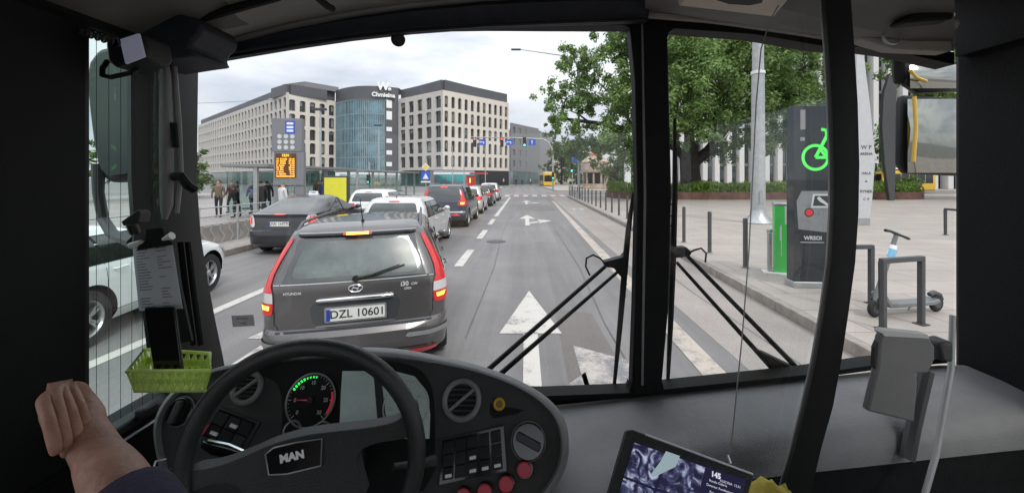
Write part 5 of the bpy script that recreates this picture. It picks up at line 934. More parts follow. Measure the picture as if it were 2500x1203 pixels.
# black post right and cab partition
post = [(-8, 2003, 2083), (120, 2014, 2092), (250, 2021, 2100), (400, 2026, 2104), (520, 2026, 2102), (640, 2019, 2094), (760, 2003, 2078), (880, 1982, 2060), (990, 1958, 2040), (1090, 1932, 2012), (1215, 1898, 1982)]
m = MB(); g = []
for y, a, b in post: A = at(a, y, 1.0); B = at(b, y, 1.0); g.append([at(a, y, 1.06), at(a + 4, y, 1.02), at(a + 10, y, 1.0), B + Vector((-.006, 0, 0)), B + Vector((0, .01, 0)), B + Vector((-.01, .06, 0))])
m.grid(g); m.v += []; p = m.build('cab_post', 'black_soft', bus, 60); m = MB(); m.tube([at(a - 2, y, 1.02) for y, a, b in post], .0022, 6); m.build('edge_trim', 'steel', p)
pe = [(1912, -8), (1880, 50), (1858, 120), (1846, 250), (1838, 420), (1828, 620), (1812, 820), (1796, 980), (1783, 1110)]
m = MB(); g = [[at(x, y, 1.05), at(2030 - max(0, y - 600) * .22, y, 1.05)] for x, y in pe]; m.grid(g); p = m.build('cab_partition', 'partition_glass', bus, 0)
m = MB(); m.tube([at(x, y, 1.05) for x, y in pe], .0016, 6); m.build('partition_edge', 'steel', p)
m = MB(); m.tube([at(1776, 1110, 1.04), at(1783, 1130, 1.03)], .004, 6); m.build('partition_clip', 'steel', p)
# validator post, ticket machine
m = MB(); xp([(2150, 825), (2158, 812), (2268, 822), (2284, 846), (2284, 878), (2268, 912), (2238, 912), (2242, 935), (2234, 1032), (2118, 1004), (2128, 960), (2143, 900)], .98, 1.0, m); p = m.build('ticket_machine', 'bus_steel', bus, 30, .006)
m = MB(); xp([(2153, 812), (2160, 806), (2264, 816), (2270, 826), (2160, 820)], .977, 1.0, m); m.build('machine_top', 'white_paint', p, 0)
m = MB(); xp([(2138, 850), (2152, 818), (2156, 826), (2144, 905), (2136, 900)], .985, .998, m); m.build('machine_side', 'dark_grey', p, 0)
m = MB(); m.tube([at(2262, 905, 1.15), at(2230, 1040, 1.12), at(2214, 1120, 1.1)], .018, 8); m.build('machine_bracket', 'dark_grey', p)
m = MB(); xp([(2292, 838), (2330, 834), (2330, 886), (2300, 884)], 1.02, 1.07, m); m.build('validator', 'dark_grey', bus, 30, .008)
m = MB(); m.tube([at(2326, 770, 1.12), at(2322, 900, 1.08), at(2285, 1110, 1.05), at(2255, 1215, 1.03)], .007, 10); m.build('handrail', 'galv', bus)
# right exterior mirrors
mr = MB(); Y = 1.95; xp([(2206, 232), (2300, 236), (2345, 242), (2345, 430), (2214, 424), (2200, 400), (2202, 250)], Y + .012, Y + .05, mr); xp([(2212, 176), (2240, 148), (2345, 146), (2345, 222), (2246, 226), (2214, 206)], Y + .012, Y + .05, mr); p = mr.build('right_mirror', 'black_plastic', bus, 40, .01)
for (x0, y0, x1, y1, bl) in ((2216, 242, 2338, 422, .035), (2222, 158, 2338, 216, .03)):
    m = MB(); m.grid([[at(lerp(x0, x1, i / 10), lerp(y0, y1, j / 10), Y - bl * (1 - ((i - 5) / 5) ** 2 * .5 - ((j - 5) / 5) ** 2 * .5)) for i in range(11)] for j in range(11)]); m.build('mirror_face', 'mirror_face_dim', p, 60)
m = MB(); m.tube([at(2232, 236, 1.9), at(2236, 310, 1.9), at(2230, 395, 1.9)], .008, 8); m.build('yellow_reflection', 'paint_yellow', p); m = MB(); m.tube([at(2222, 172, 1.9), at(2238, 190, 1.9), at(2262, 199, 1.9)], .007, 6); m.build('yellow_reflection', 'paint_yellow', p)  # yellow tubes drawn as the bus flank's reflection in both mirror faces
m = MB(); m.tube([at(2200, 200, Y + .05), at(2195, 130, Y), at(2240, 100, 1.7), at(2330, 90, 1.5)], .03, 8); m.build('mirror_arm', 'black_plastic', p)
# wipers
def wiper(arm1, arm2, blade, hose, base, yb):
    t = MB(); t.tube([at(*arm1[0], 1.49), at(*arm1[1], 1.475)], [.010, .007], 8); t.tube([at(*arm2[0], 1.49), at(*arm2[1], 1.475)], [.010, .006], 8); p = t.build('wiper', 'black_plastic', bus)
    m = MB(); m.tube([at(x, y, 1.455) for x, y in blade], [.006, .010, .012, .010, .006][:len(blade)], 6); m.build('wiper_blade', 'rubber', p)
    m = MB(); m.tube([at(x, y, 1.46) for x, y in hose], .0035, 6); m.build('washer_hose', 'black_soft', p)
    m = MB(); xp(base, 1.45, 1.49, m); m.build('blade_mount', 'black_plastic', p, 30, .003)
    return p
w1 = wiper(((1188, 905), (1478, 650)), ((1222, 912), (1512, 660)), [(1547, 470), (1534, 560), (1526, 650), (1513, 800), (1498, 958)], [(1440, 672), (1430, 650), (1432, 630), (1448, 622), (1465, 630), (1482, 648), (1500, 652)], [(1474, 640), (1520, 628), (1530, 616), (1534, 640), (1530, 672), (1518, 678), (1500, 655), (1478, 652)], 0)
w2_ = wiper(((1960, 912), (1672, 618)), ((1900, 915), (1652, 640)), [(1647, 290), (1648, 450), (1643, 620), (1637, 790), (1630, 940)], [(1722, 640), (1724, 618), (1712, 606), (1696, 610), (1680, 618), (1662, 628)], [(1648, 605), (1676, 603), (1690, 616), (1684, 626), (1650, 630)], 0)
m = MB(); xp([(1862, 862), (1880, 868), (1966, 910), (1962, 918), (1900, 922), (1896, 900)], 1.455, 1.50, m); m.build('wiper_base', 'black_plastic', w2_, 30, .004)
for wp_, pts in ((w1, [(1541, 530), (1539, 560), (1536, 590), (1527, 705), (1524, 735), (1520, 765)]), (w2_, [(1638, 510), (1638, 538), (1638, 562), (1633, 685), (1632, 715), (1630, 742)])):
    m = MB()
    for x, y in pts: m.tube([at(x - 7, y - 8, 1.452), at(x - 7, y + 8, 1.452)], .0026, 5); m.tube([at(x - 7, y - 9, 1.452), at(x + 4, y - 12, 1.452)], .0026, 5)
    m.build('blade_links', 'black_plastic', wp_)
# dashboard shelf
m = MB(); m2 = MB(); g = []; h = []
for x in [k / 30 for k in range(31)]:
    pxb = lerp(1180, 2420, x); back = WS.px(pxb, lerp(985, 884, max(0, min(1, (pxb - 1330) / 960))) if pxb > 1330 else 985, .0); X = back.x
    q = max(0, min(1, (pxb - 1350) / 320)); d = lerp(.45, .285, q * q * (3 - 2 * q)); r = [Vector((X * (1 - .04 * dy), 1.405 - d * dy, back.z - .012 + dz)) for dy, dz in ((0, 0), (.05, .004), (.4, .004), (.7, -.003), (.86, -.014), (.95, -.032), (1.0, -.062), (1.01, -.10))]
    g.append(r); h.append([r[-1] + Vector((0, o, dz)) for o, dz in ((.002, .004), (.012, -.02), (.02, -.25), (.03, -.55))])
m.grid(g); db = m.build('dashboard', 'dash_grey', bus, 60); m2.grid(h); m2.build('front_face', 'black_plastic', db, 60)
m = MB(); m.box(.1, 1.5, 1.0, 1.12, .4, 1.1); m.build('lower_dashboard', 'black_soft', bus)
m = MB(); m.box(.30, 1.5, .75, 1.05, .4, 1.0); m.build('lower_shelf', 'dark_grey', bus, 30, .02)
# instrument pod
OUT = [(430, 1240), (404, 1150), (388, 1080), (386, 1040), (396, 1005), (420, 968), (460, 935), (520, 906), (620, 888), (740, 872), (860, 866), (960, 870), (1060, 884), (1150, 902), (1230, 928), (1290, 957), (1332, 988), (1362, 1026), (1374, 1075), (1370, 1125), (1350, 1170), (1318, 1210), (1290, 1240)]
def smooth(p, n=2):
    for _ in range(n):
        q = [p[0]]
        for a, b in zip(p, p[1:]): q += [(a[0] * .75 + b[0] * .25, a[1] * .75 + b[1] * .25), (a[0] * .25 + b[0] * .75, a[1] * .25 + b[1] * .75)]
        p = q + [p[-1]]
    return p
OS = smooth(OUT)
pod = MB(); PAN.slab(pod, OS, -.22, 0); pod = pod.build('instrument_panel', 'hub_grey', bus, 40)
m = MB(); A = [PAN.px(x, y, .005) for x, y in OS]; cc = PAN.px(870, 1060); g = [[p + (cc - p).normalized() * .004 + PAN.n * -.004, p + PAN.n * .008, p + (p - cc).normalized() * .008 + PAN.n * .006, p + (p - cc).normalized() * .018 - PAN.n * .006, p + (p - cc).normalized() * .022 - PAN.n * .05] for p in A]; m.grid(g); m.build('panel_rim', 'rim_grey', pod, 60)
m = MB(); PAN.slab(m, smooth([(560, 905), (700, 880), (860, 874), (1000, 884), (1050, 925), (1062, 1000), (1060, 1240), (650, 1240), (688, 1080), (690, 940), (640, 915), (560, 905)]), .0005, .003); cl = m.build('instrument_cluster', 'black_soft', pod, 0)
def gauge(x, y, r, n, big=True):
    m = MB(); PAN.disc(m, x, y, r, .003, .008, 40); g_ = m.build('gauge', 'black_soft', pod); m = MB(); PAN.ring(m, x, y, r, .0026, .009, 48); m.build('gauge_ring', 'steel', g_)
    c = PAN.px(x, y) + PAN.n * .0095; rr = (PAN.px(x + r, y) - PAN.px(x, y)).length; rt = Vector((1, 0, 0)); up = PAN.n.cross(rt); 
    if big:
        m = MB()
        for k in range(31):
            a = R(225 - 9 * k); d = rt * math.cos(a) + up * math.sin(a); L_ = .14 if k % 5 == 0 else .07; s = d.cross(PAN.n) * (.0009 if k % 5 == 0 else .0005); p0 = c + d * rr * (.93 - L_); p1 = c + d * rr * .93; m.add([p0 - s, p0 + s, p1 + s, p1 - s], [(0, 1, 2, 3)])
        for k in range(7): a = R(225 - 45 * k); d = rt * math.cos(a) + up * math.sin(a); m.text(str(k * 5), c + d * rr * .64, rt, up, rr * .2, bold=.0003)
        m.build('gauge_scale', 'pale_mark', g_, 0)
        m = MB(); m.cyl(c, c + PAN.n * .004, rr * .12, n=16); m.build('gauge_hub', 'black_plastic', g_)
    return g_, c, rr, rt, up
g_, c, rr, rt, up = gauge(762, 975, 58, 0)
m = MB()
for k in range(9):
    a = R(152 - k * 8.5); d = rt * math.cos(a) + up * math.sin(a); e = d.cross(PAN.n); s = rr * (.05 if k < 5 else .035); q = c + d * rr * .86 + PAN.n * .001; m.add([q - d * s - e * s * .7, q + d * s - e * s * .7, q + d * s + e * s * .7, q - d * s + e * s * .7], [(0, 1, 2, 3)])
m.build('green_lights', 'green_led', g_, 0)
m = MB(); m.prism([c + rt * (-rr * .75) + up * (rr * .005), c + rt * 0 - up * (rr * .03), c + up * (rr * .03)], PAN.n * .002); pts = []
for k in range(13): a = R(20 - k * 4.4); d = rt * math.cos(a) + up * math.sin(a); pts += [d]
m.add([c + PAN.n * .0008 + d * rr * q for d in pts for q in (.86, .95)], [(2 * k, 2 * k + 2, 2 * k + 3, 2 * k + 1) for k in range(12)]); m.build('gauge_needle', 'gauge_red', g_, 0)
m = MB(); PAN.slab(m, [(836, 905), (962, 905), (1012, 918), (1042, 955), (1050, 1010), (1048, 1070), (828, 1070), (832, 960)], .003, .006); lc = m.build('display', 'lcd', pod, 0)
m = MB(); PAN.ring(m, 993, 990, 55, .0018, .008, 44); c = PAN.px(993, 990) + PAN.n * .0075; rr = (PAN.px(1048, 990) - PAN.px(993, 990)).length
for k in range(41):
    a = R(225 - 6.75 * k); d = rt * math.cos(a) + up * math.sin(a); L_ = .12 if k % 4 == 0 else .06; s = d.cross(PAN.n) * .0005; p0 = c + d * rr * (.92 - L_); p1 = c + d * rr * .92; m.add([p0 - s, p0 + s, p1 + s, p1 - s], [(0, 1, 2, 3)])
for k in range(8): a = R(225 - 38.5 * k); d = rt * math.cos(a) + up * math.sin(a); m.text(str(k * 20), c + d * rr * .66, rt, up, rr * .17)
m.build('speed_scale', 'pale_mark', lc, 0)
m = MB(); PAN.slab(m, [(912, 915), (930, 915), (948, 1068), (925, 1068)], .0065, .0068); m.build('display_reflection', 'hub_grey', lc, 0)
for x, y in ((718, 1050), (790, 1052)): gauge(x, y, 21, 0, False)
def vent(x, y, r, ang):
    m = MB(); PAN.ring(m, x, y, r * .88, .0075, .004, 40); v_ = m.build('air_vent', 'rim_grey', pod); m = MB(); PAN.disc(m, x, y, r * .85, .0, .002, 32); m.build('vent_core', 'black_soft', v_, 0)
    c = PAN.px(x, y) + PAN.n * .006; k_ = (PAN.px(x + r, y) - PAN.px(x, y)).length; m = MB()
    for i in range(-3, 4):
        h = i * .24; w = math.sqrt(max(.01, .66 - h * h)); p0 = c + (-rt * w + up * h) * k_; p1 = c + (rt * w + up * h) * k_; m.prism([p0, p1, p1 - up * .0035 + PAN.n * -.004, p0 - up * .0035 + PAN.n * -.004], up * .0015)
    m.build('vent_slats', 'dark_grey', v_, 0); d = rt * math.cos(R(ang)) + up * math.sin(R(ang)); m = MB(); m.cyl(c - d * k_ * .78 + PAN.n * .003, c + d * k_ * .78 + PAN.n * .003, .0045, n=8); m.build('vent_bar', 'rim_grey', v_)
vent(605, 945, 37, 38); vent(1128, 975, 47, 38)
m = MB(); PAN.ring(m, 1219, 985, 11, .0038, .006, 24); k_ = m.build('warning_knob', 'yellow_ring', pod); m = MB(); PAN.disc(m, 1219, 985, 9, .0, .008, 16); m.build('knob_centre', 'amber_off' if 'amber_off' in MATS else M('amber_off', (.25, .12, .02), .4), k_)
m = MB(); PAN.slab(m, [(1196, 985), (1196, 1010), (1206, 1020), (1262, 1010), (1280, 1000)], .0005, .0015); m.build('knob_surround', 'black_soft', pod, 0)
def knob(x, y, r, ang):
    m = MB(); PAN.disc(m, x, y, r, .0, .012, 36); q = m.build('rotary_switch', 'black_gloss', pod, 40, .003); PAN_c = PAN.px(x, y) + PAN.n * .012; k_ = (PAN.px(x + r, y) - PAN.px(x, y)).length; d = rt * math.cos(R(ang)) + up * math.sin(R(ang)); e = d.cross(PAN.n)
    m = MB(); m.prism([PAN_c + d * k_ * a + e * k_ * b for a, b in ((-.75, -.22), (.75, -.22), (.8, 0), (.75, .22), (-.75, .22), (-.8, 0))], PAN.n * .014); m.build('switch_grip', 'dark_grey', q, 30, .003)
    m = MB(); PAN.ring(m, x, y, r * 1.02, .002, .004, 36); m.build('switch_ring', 'rim_grey', q)
knob(1290, 1075, 40, -25); knob(443, 1003, 31, 80)
def bank(q, nx, ny, lit, seed):
    m = MB(); PAN.slab(m, q, -.001, .004); p_ = m.build('switch_bank', 'black_gloss', pod, 0, 0); m = MB(); m.tube([PAN.px(x, y, .004) for x, y in q], .0018, 6, None, True); m.build('bank_frame', 'dark_grey', p_); rn = random.Random(seed)
    def P(u, v): a = (lerp(q[0][0], q[1][0], u), lerp(q[0][1], q[1][1], u)); b = (lerp(q[3][0], q[2][0], u), lerp(q[3][1], q[2][1], u)); return lerp(a[0], b[0], v), lerp(a[1], b[1], v)
    for i in range(nx):
        for j in range(ny):
            u0 = .05 + i * .92 / nx; v0 = .06 + j * .86 / ny; u1 = u0 + .78 / nx; v1 = v0 + .80 / ny; m = MB(); Q = [P(u0, v0), P(u1, v0), P(u1, v1), P(u0, v1)]
            a, b, c, d = [PAN.px(*z) for z in Q]; n = PAN.n; hi = rn.choice([.008, .012]); m.add([a + n * .004, b + n * .004, c + n * .004, d + n * .004, a + n * hi, b + n * hi, c + n * (.018 - hi), d + n * (.018 - hi)], [(4, 5, 6, 7), (0, 1, 5, 4), (1, 2, 6, 5), (2, 3, 7, 6), (3, 0, 4, 7)]); s_ = m.build('rocker_switch', 'black_plastic', p_, 30, .001)
            if (i, j) in lit: m = MB(); r0 = [P(lerp(u0, u1, .18), lerp(v0, v1, .62)), P(lerp(u0, u1, .82), lerp(v0, v1, .62)), P(lerp(u0, u1, .82), lerp(v0, v1, .9)), P(lerp(u0, u1, .18), lerp(v0, v1, .9))]; PAN.slab(m, r0, .006, .0135 if True else .01); m.build('switch_symbol', 'white_lamp', s_, 20, .001)
bank([(1078, 1072), (1230, 1038), (1238, 1150), (1072, 1184)], 5, 3, {(0, 2), (2, 1), (2, 2), (3, 2), (4, 2)}, 3); bank([(537, 996), (634, 1032), (592, 1108), (494, 1064)], 3, 2, {(1, 0), (0, 1)}, 4)
m = MB(); PAN.slab(m, [(506, 1036), (512, 1034), (496, 1058), (490, 1060)], .012, .016); m.build('red_marker', 'red_button', pod, 0)
for x, y in ((1281, 1143), (1237, 1178), (1185, 1197), (1134, 1208)):
    m = MB(); PAN.disc(m, x, y, 21, .0, .008, 28); b_ = m.build('push_button', 'black_gloss', pod, 40, .002); m = MB(); PAN.disc(m, x - 1, y - 1, 17, .008, .02, 28); m.build('button_cap', 'red_button', b_, 40, .003)
# stalks
m = MB(); m.tube([at(505, 1082, .9), at(530, 1094, .88), at(620, 1120, .84), at(680, 1140, .82)], [.012, .014, .009, .008], 10); p = m.build('control_stalk', 'black_gloss', bus); m = MB(); m.tube([at(510, 1076, .885), at(560, 1086, .87), at(605, 1106, .85)], .0045, 8); m.build('stalk_trim', 'chrome', p)
m = MB(); m.tube([at(960, 1140, .86), at(1030, 1132, .9), at(1058, 1128, .92)], [.008, .010, .016], 10); m.build('control_stalk', 'black_plastic', bus)
# steering wheel
u = Vector((0, 0, 1)).cross(wn_).normalized(); v = wn_.cross(u); N = 96
m = MB(); m.tube([WHC + (u * math.cos(2 * math.pi * k / N) + v * math.sin(2 * math.pi * k / N)) * .2175 for k in range(N)], .0175, 14, None, True); sw = m.build('steering_wheel', 'wheel_black', bus, 60)
HP = smooth([(432, 1190), (446, 1150), (520, 1143), (600, 1112), (660, 1084), (740, 1062), (820, 1052), (900, 1044), (968, 1030), (988, 1008), (1012, 985), (1020, 1030), (1018, 1060), (985, 1072), (920, 1080), (878, 1098), (868, 1120), (876, 1160), (900, 1240), (600, 1240), (588, 1192), (560, 1176), (500, 1184), (450, 1215), (432, 1190)], 2)
def domed(pl, pts, cx, cy, h, name, mat, par):
    c = pl.px(cx, cy); m = MB(); rows = []
    for s, z in ((1, -.014), (1, 0), (.985, .006), (.95, .010), (.8, .014), (.5, .018), (.2, .019)): rows.append([c + (pl.px(x, y) - c) * s + pl.n * (z * h) for x, y in pts[:-1]])
    m.grid(rows, None, True); n = len(rows[0]); m.f.append([len(m.v) - n + k for k in range(n)]); m.m.append(0); return m.build(name, mat, par, 50)
m = MB(); WH.slab(m, HP[:-1], -.035, .002); hb = m.build('hub', 'hub_grey', sw, 40, .006, 3)
m = MB(); bp_ = [(648, 1108), (668, 1092), (725, 1079), (786, 1070), (783, 1136), (700, 1156), (656, 1158)]; WH.slab(m, bp_, .0, .006); bd = m.build('badge', 'black_gloss', sw, 0, .001); m = MB(); m.tube([WH.px(x, y, .006) for x, y in bp_], .0016, 6, None, True); m.build('badge_frame', 'steel', sw) if False else m.build('badge_frame', 'steel', sw)
m = MB(); WH.text(m, 'MAN', 717, 1109, 19, 13, .0075, bold=.0012); m.build('badge_lettering', 'white_lamp', sw, 0)
m = MB(); m.cyl(WHC - wn_ * .02 - v * .08, WHC - wn_ * .20 - v * .12, .05, .07, 20); m.build('steering_column', 'black_plastic', bus)
# monitor at the bottom
MN = Pl(at(1640, 1150, .80), (-.05, -.85, .55)); m = MB(); MN.slab(m, [(1530, 1049), (1545, 1048), (1838, 1156), (1840, 1164), (1790, 1330), (1450, 1330)], -.03, 0); p = m.build('fleet_monitor', 'black_plastic', bus, 30, .003)
def screen_mat():
    m = bpy.data.materials.new('cctv'); m.use_nodes = True; t = m.node_tree; b = t.nodes['Principled BSDF']; c = t.nodes.new('ShaderNodeTexCoord'); n = t.nodes.new('ShaderNodeTexNoise'); n.inputs['Scale'].default_value = 42; n.inputs['Detail'].default_value = 5; n.inputs['Distortion'].default_value = 1.5
    r = t.nodes.new('ShaderNodeValToRGB'); e = r.color_ramp.elements; e[0].position = .42; e[0].color = (.012, .012, .035, 1); e[1].position = .68; e[1].color = (.42, .45, .60, 1); x = e.new(.52); x.color = (.05, .055, .12, 1)
    t.links.new(c.outputs['Object'], n.inputs[0]); t.links.new(n.outputs[0], r.inputs[0]); t.links.new(r.outputs[0], b.inputs['Emission Color']); b.inputs['Emission Strength'].default_value = .75; b.inputs['Base Color'].default_value = (.01, .01, .02, 1); b.inputs['Roughness'].default_value = .2; MATS['cctv'] = m
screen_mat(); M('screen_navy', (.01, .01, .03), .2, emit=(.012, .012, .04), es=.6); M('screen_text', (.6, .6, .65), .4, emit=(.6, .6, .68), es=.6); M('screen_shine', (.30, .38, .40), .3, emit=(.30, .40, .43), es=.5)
m = MB(); MN.slab(m, [(1547, 1078), (1822, 1170), (1775, 1330), (1480, 1330)], .0005, .001); sc = m.build('screen', 'screen_navy', p, 0)
for q in ([(1549, 1080), (1628, 1107), (1598, 1190), (1524, 1160)], [(1632, 1108), (1722, 1140), (1700, 1222), (1604, 1190)], [(1522, 1166), (1596, 1195), (1570, 1290), (1495, 1260)], [(1602, 1198), (1698, 1228), (1680, 1320), (1580, 1290)]): m = MB(); MN.slab(m, q, .001, .0016); m.build('camera_view', 'cctv', sc, 0)
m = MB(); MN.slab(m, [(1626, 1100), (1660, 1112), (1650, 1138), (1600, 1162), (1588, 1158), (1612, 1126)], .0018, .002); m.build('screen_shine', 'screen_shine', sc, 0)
m = MB(); MN.text(m, '145', 1747, 1159, 13, -19, .0022, bold=.0006); MN.text(m, 'KLECINA  12:31', 1782, 1180, 6, -19, .0022); MN.text(m, 'Rondo Galeria', 1752, 1178, 6, -19, .0022); MN.text(m, 'Dworzec Autobusowy', 1757, 1192, 6, -19, .0022); MN.text(m, 'Przystanek 4', 1750, 1205, 6, -19, .0022); m.build('screen_lettering', 'screen_text', sc, 0)
m = MB(); m.tube([MN.px(1575, 1060, .004), MN.px(1838, 1157, .004)], .0022, 6); m.build('top_edge', 'steel', p)
m = MB(); m.tube([at(1640, 1230, .86), Vector((.33, .95, 1.05))], .02, 10); m.build('monitor_arm', 'black_plastic', p)
# ---------------------------------------------------------------- loose things in the cab
leaf_mat('lime_plastic', (.76, .90, .28), (.84, .95, .40)); MATS['lime_plastic'].node_tree.nodes['Mix Shader'].inputs[0].default_value = .45
A_, B_, C_, D_ = at(352, 852, 1.02), at(512, 862, 1.02), at(515, 905, .925), at(310, 906, .925); dn = Vector((0, 0, -.050)); ctr = (A_ + B_ + C_ + D_) / 4
t = thing('plastic_basket', 'lime green openwork plastic basket holding the phone below the left pillar', 'basket', ctr + dn); T = -t.location
bt = [q + (ctr - q) * .16 + dn for q in (A_, B_, C_, D_)]; tp = [A_, B_, C_, D_]
m = MB(); m.tube([q + T for q in tp], .0045, 8, None, True); m.build('rim', 'lime_plastic', t)
m = MB(); m.prism([q + T for q in bt], (0, 0, .003)); m.build('base', 'lime_plastic', t)
for k in range(4):
    a, b, c, d = tp[k] + T, tp[(k + 1) % 4] + T, bt[(k + 1) % 4] + T, bt[k] + T; m = MB(); n = 9 if k % 2 == 0 else 5
    for i in range(n + 1): m.tube([a.lerp(b, i / n), d.lerp(c, i / n)], .0024, 5)
    for i in range(n): m.tube([a.lerp(b, i / n), d.lerp(c, (i + 1) / n)], .0018, 5); m.tube([a.lerp(b, (i + 1) / n), d.lerp(c, i / n)], .0018, 5); e = (a.lerp(b, (i + .5) / n) + d.lerp(c, (i + .5) / n)) / 2; nn = (b - a).cross(d - a).normalized(); m.cyl(e - nn * .001, e + nn * .001, .0085, n=10)
    m.tube([d, c], .0035, 6); m.tube([a.lerp(d, .5), b.lerp(c, .5)], .0018, 5); m.build('side', 'lime_plastic', t)
t = thing('phone', 'black smartphone standing upright in the lime basket', 'phone', at(400, 904, .97)); T = -t.location
q = [at(352, 750, .985), at(424, 748, .985), at(444, 904, .96), at(376, 904, .96)]; nn = (q[1] - q[0]).cross(q[3] - q[0]).normalized() * -1
m = MB(); m.prism([p + T for p in q], nn * -.009); m.build('body', 'black_gloss', t, 0, .003)
m = MB(); q2 = [q[0].lerp(q[2], .02).lerp(q[0], .0), q[1].lerp(q[3], .02), q[2].lerp(q[0], .02), q[3].lerp(q[1], .02)]; m.prism([p + T + nn * .001 for p in q2], nn * .0003); m.build('screen', 'black_gloss', t, 0)
t = thing('clipboard', 'black clipboard with a printed schedule sheet fixed to the left pillar', 'clipboard', at(390, 830, 1.02)); T = -t.location
q = [at(326, 575, 1.035), at(412, 566, 1.035), at(468, 832, 1.01), at(358, 850, 1.01)]; nn = (q[1] - q[0]).cross(q[3] - q[0]).normalized() * -1
m = MB(); m.prism([p + T for p in q], nn * -.006); m.build('board', 'black_plastic', t, 0)
M('paper', (.58, .61, .66), .8, var=.05, vs=8); q = [at(326, 592, 1.03), at(420, 578, 1.03), at(449, 752, 1.015), at(343, 758, 1.015)]
m = MB(); m.prism([p + T + nn * .003 for p in q], nn * .001); pp = m.build('sheet', 'paper', t, 0); m = MB(); rn = random.Random(2); nn2 = nn * .0046
for i in range(22):
    v_ = .08 + i * .041
    for (ua, ub) in ((.07, .07 + rn.uniform(.15, .34)), (.58, .58 + rn.uniform(.12, .34))):
        if rn.random() < .85:
            def PQ(u, v): return q[0].lerp(q[1], u).lerp(q[3].lerp(q[2], u), v) + T + nn2
            m.add([PQ(ua, v_), PQ(ub, v_), PQ(ub, v_ + .014), PQ(ua, v_ + .014)], [(0, 1, 2, 3)])
m.build('printed_lines', 'mid_grey', pp, 0)
m = MB(); xpp = Pl((0, 1.015, 0), (0, -1, 0)); m.prism([p + T for p in xpp.poly([(332, 612), (336, 600), (352, 588), (356, 560), (395, 556), (402, 580), (418, 590), (420, 598)])], (0, .01, 0)); m.build('clip', 'black_soft', t, 0, .002)
m = MB(); m.tube([at(318, 600, 1.01) + T, at(345, 590, 1.01) + T], [.008, .005], 8); m.build('clip_lever', 'white_paint', t); m = MB(); m.tube([at(398, 584, 1.0) + T, at(420, 575, 1.0) + T], [.004, .010], 8); m.build('clip_lever', 'white_paint', t)
M('lever_black', (.02, .02, .02), .4); m = MB(); m.prism([p for p in Pl((0, 1.0, 0), (0, -1, 0)).poly([(294, 541), (334, 512), (342, 520), (336, 545), (300, 552)])], (0, .03, 0)); m.tube([at(320, 545, 1.02), at(330, 570, 1.03)], .012, 8); m.build('phone_holder', 'lever_black', bus, 0, .003)
M('yellow_cloth', (.55, .45, .08), .85, var=.2, vs=10, bump=.5, bs=30); m = MB(); rn = random.Random(8); o = at(1870, 1215, .92); g = []
t = thing('yellow_cloth', 'crumpled yellow cloth lying behind the monitor', 'cloth', o)
for i in range(14): g.append([Vector(((j - 7) * .012 + rn.gauss(0, .001), (i - 7) * .010, .010 * math.sin(j * 1.1 + i * .3) + .007 * math.cos(i * .9 + .4 * j) + .004 * math.sin(i * 2.3 - j * 1.7) - .002 * abs(j - 7))) for j in range(15)])
m.grid(g); ob = m.build('fabric', 'yellow_cloth', t, 60); so = ob.modifiers.new('s', 'SOLIDIFY'); so.thickness = .004
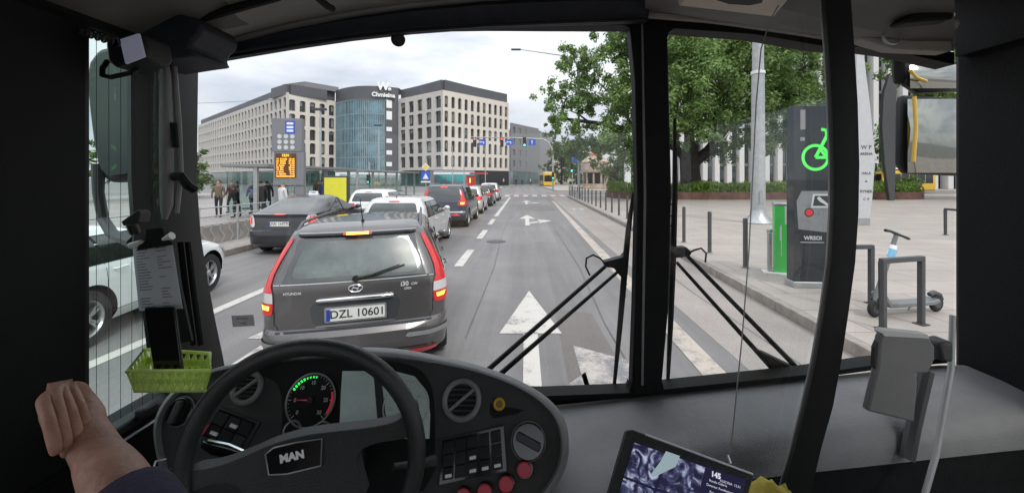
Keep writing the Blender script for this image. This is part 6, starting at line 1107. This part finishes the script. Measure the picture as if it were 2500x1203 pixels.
# ---------------------------------------------------------------- the driver's arm
dr = thing('person', 'driver with bare left forearm bent back and a dark violet sleeve', 'person', (0, 0, 0)); M('skin_arm', (.40, .215, .15), .55, var=.22, vs=22, bump=.35, bs=70); M('nail', (.50, .33, .27), .3, coat=.3); M('sleeve', (.028, .024, .062), .85, var=.2, vs=30, bump=.3, bs=90)
def a3(x, y, d): return at(x, y, d)
V = []; E_ = []; RR = []
def addc(pts, rs, parent=None):
    s = len(V)
    for i, (p, r) in enumerate(zip(pts, rs)):
        V.append(Vector(p)); RR.append(r)
        if i: E_.append((s + i - 1, s + i))
        elif parent is not None: E_.append((parent, s))
    return s, len(V) - 1
el = (-.27, .30, 1.55); w = a3(222, 1092, .56); k0 = Vector(w)
s0, e0 = addc([(-.20, -.02, 1.50), (-.24, .12, 1.52), el, a3(322, 1262, .46), a3(276, 1168, .50), a3(228, 1092, .54), a3(205, 1050, .56)], [.060, .052, .046, (.036, .034), (.034, .030), (.027, .023), (.024, .028)])
palm, _ = addc([a3(190, 1014, .588), a3(162, 966, .588)], [(.023, .034), (.018, .032)], e0)
fing = [[(172, 948, .574), (194, 992, .556), (208, 1038, .550), (209, 1072, .550)], [(148, 950, .560), (172, 1004, .540), (188, 1062, .535), (190, 1104, .537)], [(130, 956, .546), (147, 1016, .525), (160, 1076, .520), (163, 1116, .523)], [(104, 976, .532), (120, 1030, .512), (133, 1080, .508), (137, 1110, .510)]]
for pts in fing: addc([a3(*q) for q in pts], [.0080, .0074, .0076, .0056], palm + 1)
addc([a3(165, 1075, .60), a3(128, 1040, .615), a3(108, 1000, .62)], [.014, .011, .009], palm)
arm = skin(V, E_, RR, 'body', ['skin_arm', 'nail'], dr, 2, 5)
sl = MB(); sl.tube([(-.20, -.16, 1.40), (-.20, -.02, 1.50), (-.24, .12, 1.52), (-.265, .27, 1.55)] + [Vector(el).lerp(a3(345, 1262, .46), t_) for t_ in (.3, .8)] + [a3(322, 1262, .46).lerp(a3(276, 1168, .50), t_) for t_ in (.1, .28)], [.09, .075, .070, .066, .060, .052, .046, .043], 20); sl.build('sleeve', 'sleeve', dr, 60)
sl = MB(); sl.lathe([(.05, .52), (.2, .50), (.24, .4), (.22, .1), (.20, -.1), (.21, -.3), (0, -.32)], (0, -.30, .98), (0, 0, 1), 24); 
for p in sl.v: p.y = -.30 + (p.y + .30) * .6
sl.build('jacket', 'sleeve', dr, 60)
sl = MB(); sl.tube([a3(405, 1120, .80), a3(380, 1125, .78), a3(372, 1150, .76), a3(388, 1170, .75), a3(402, 1182, .74)], .0016, 6); sl.ball(a3(393, 1166, .745), .006); dcab = sl.build('earphone_cable', 'pale_mark', bus)
sl = MB(); xp([(372, 1203), (376, 1175), (392, 1160), (420, 1182), (430, 1240), (380, 1240)], .74, .80, sl); sl.build('jacket_hem', 'sleeve', dr, 40, .02)
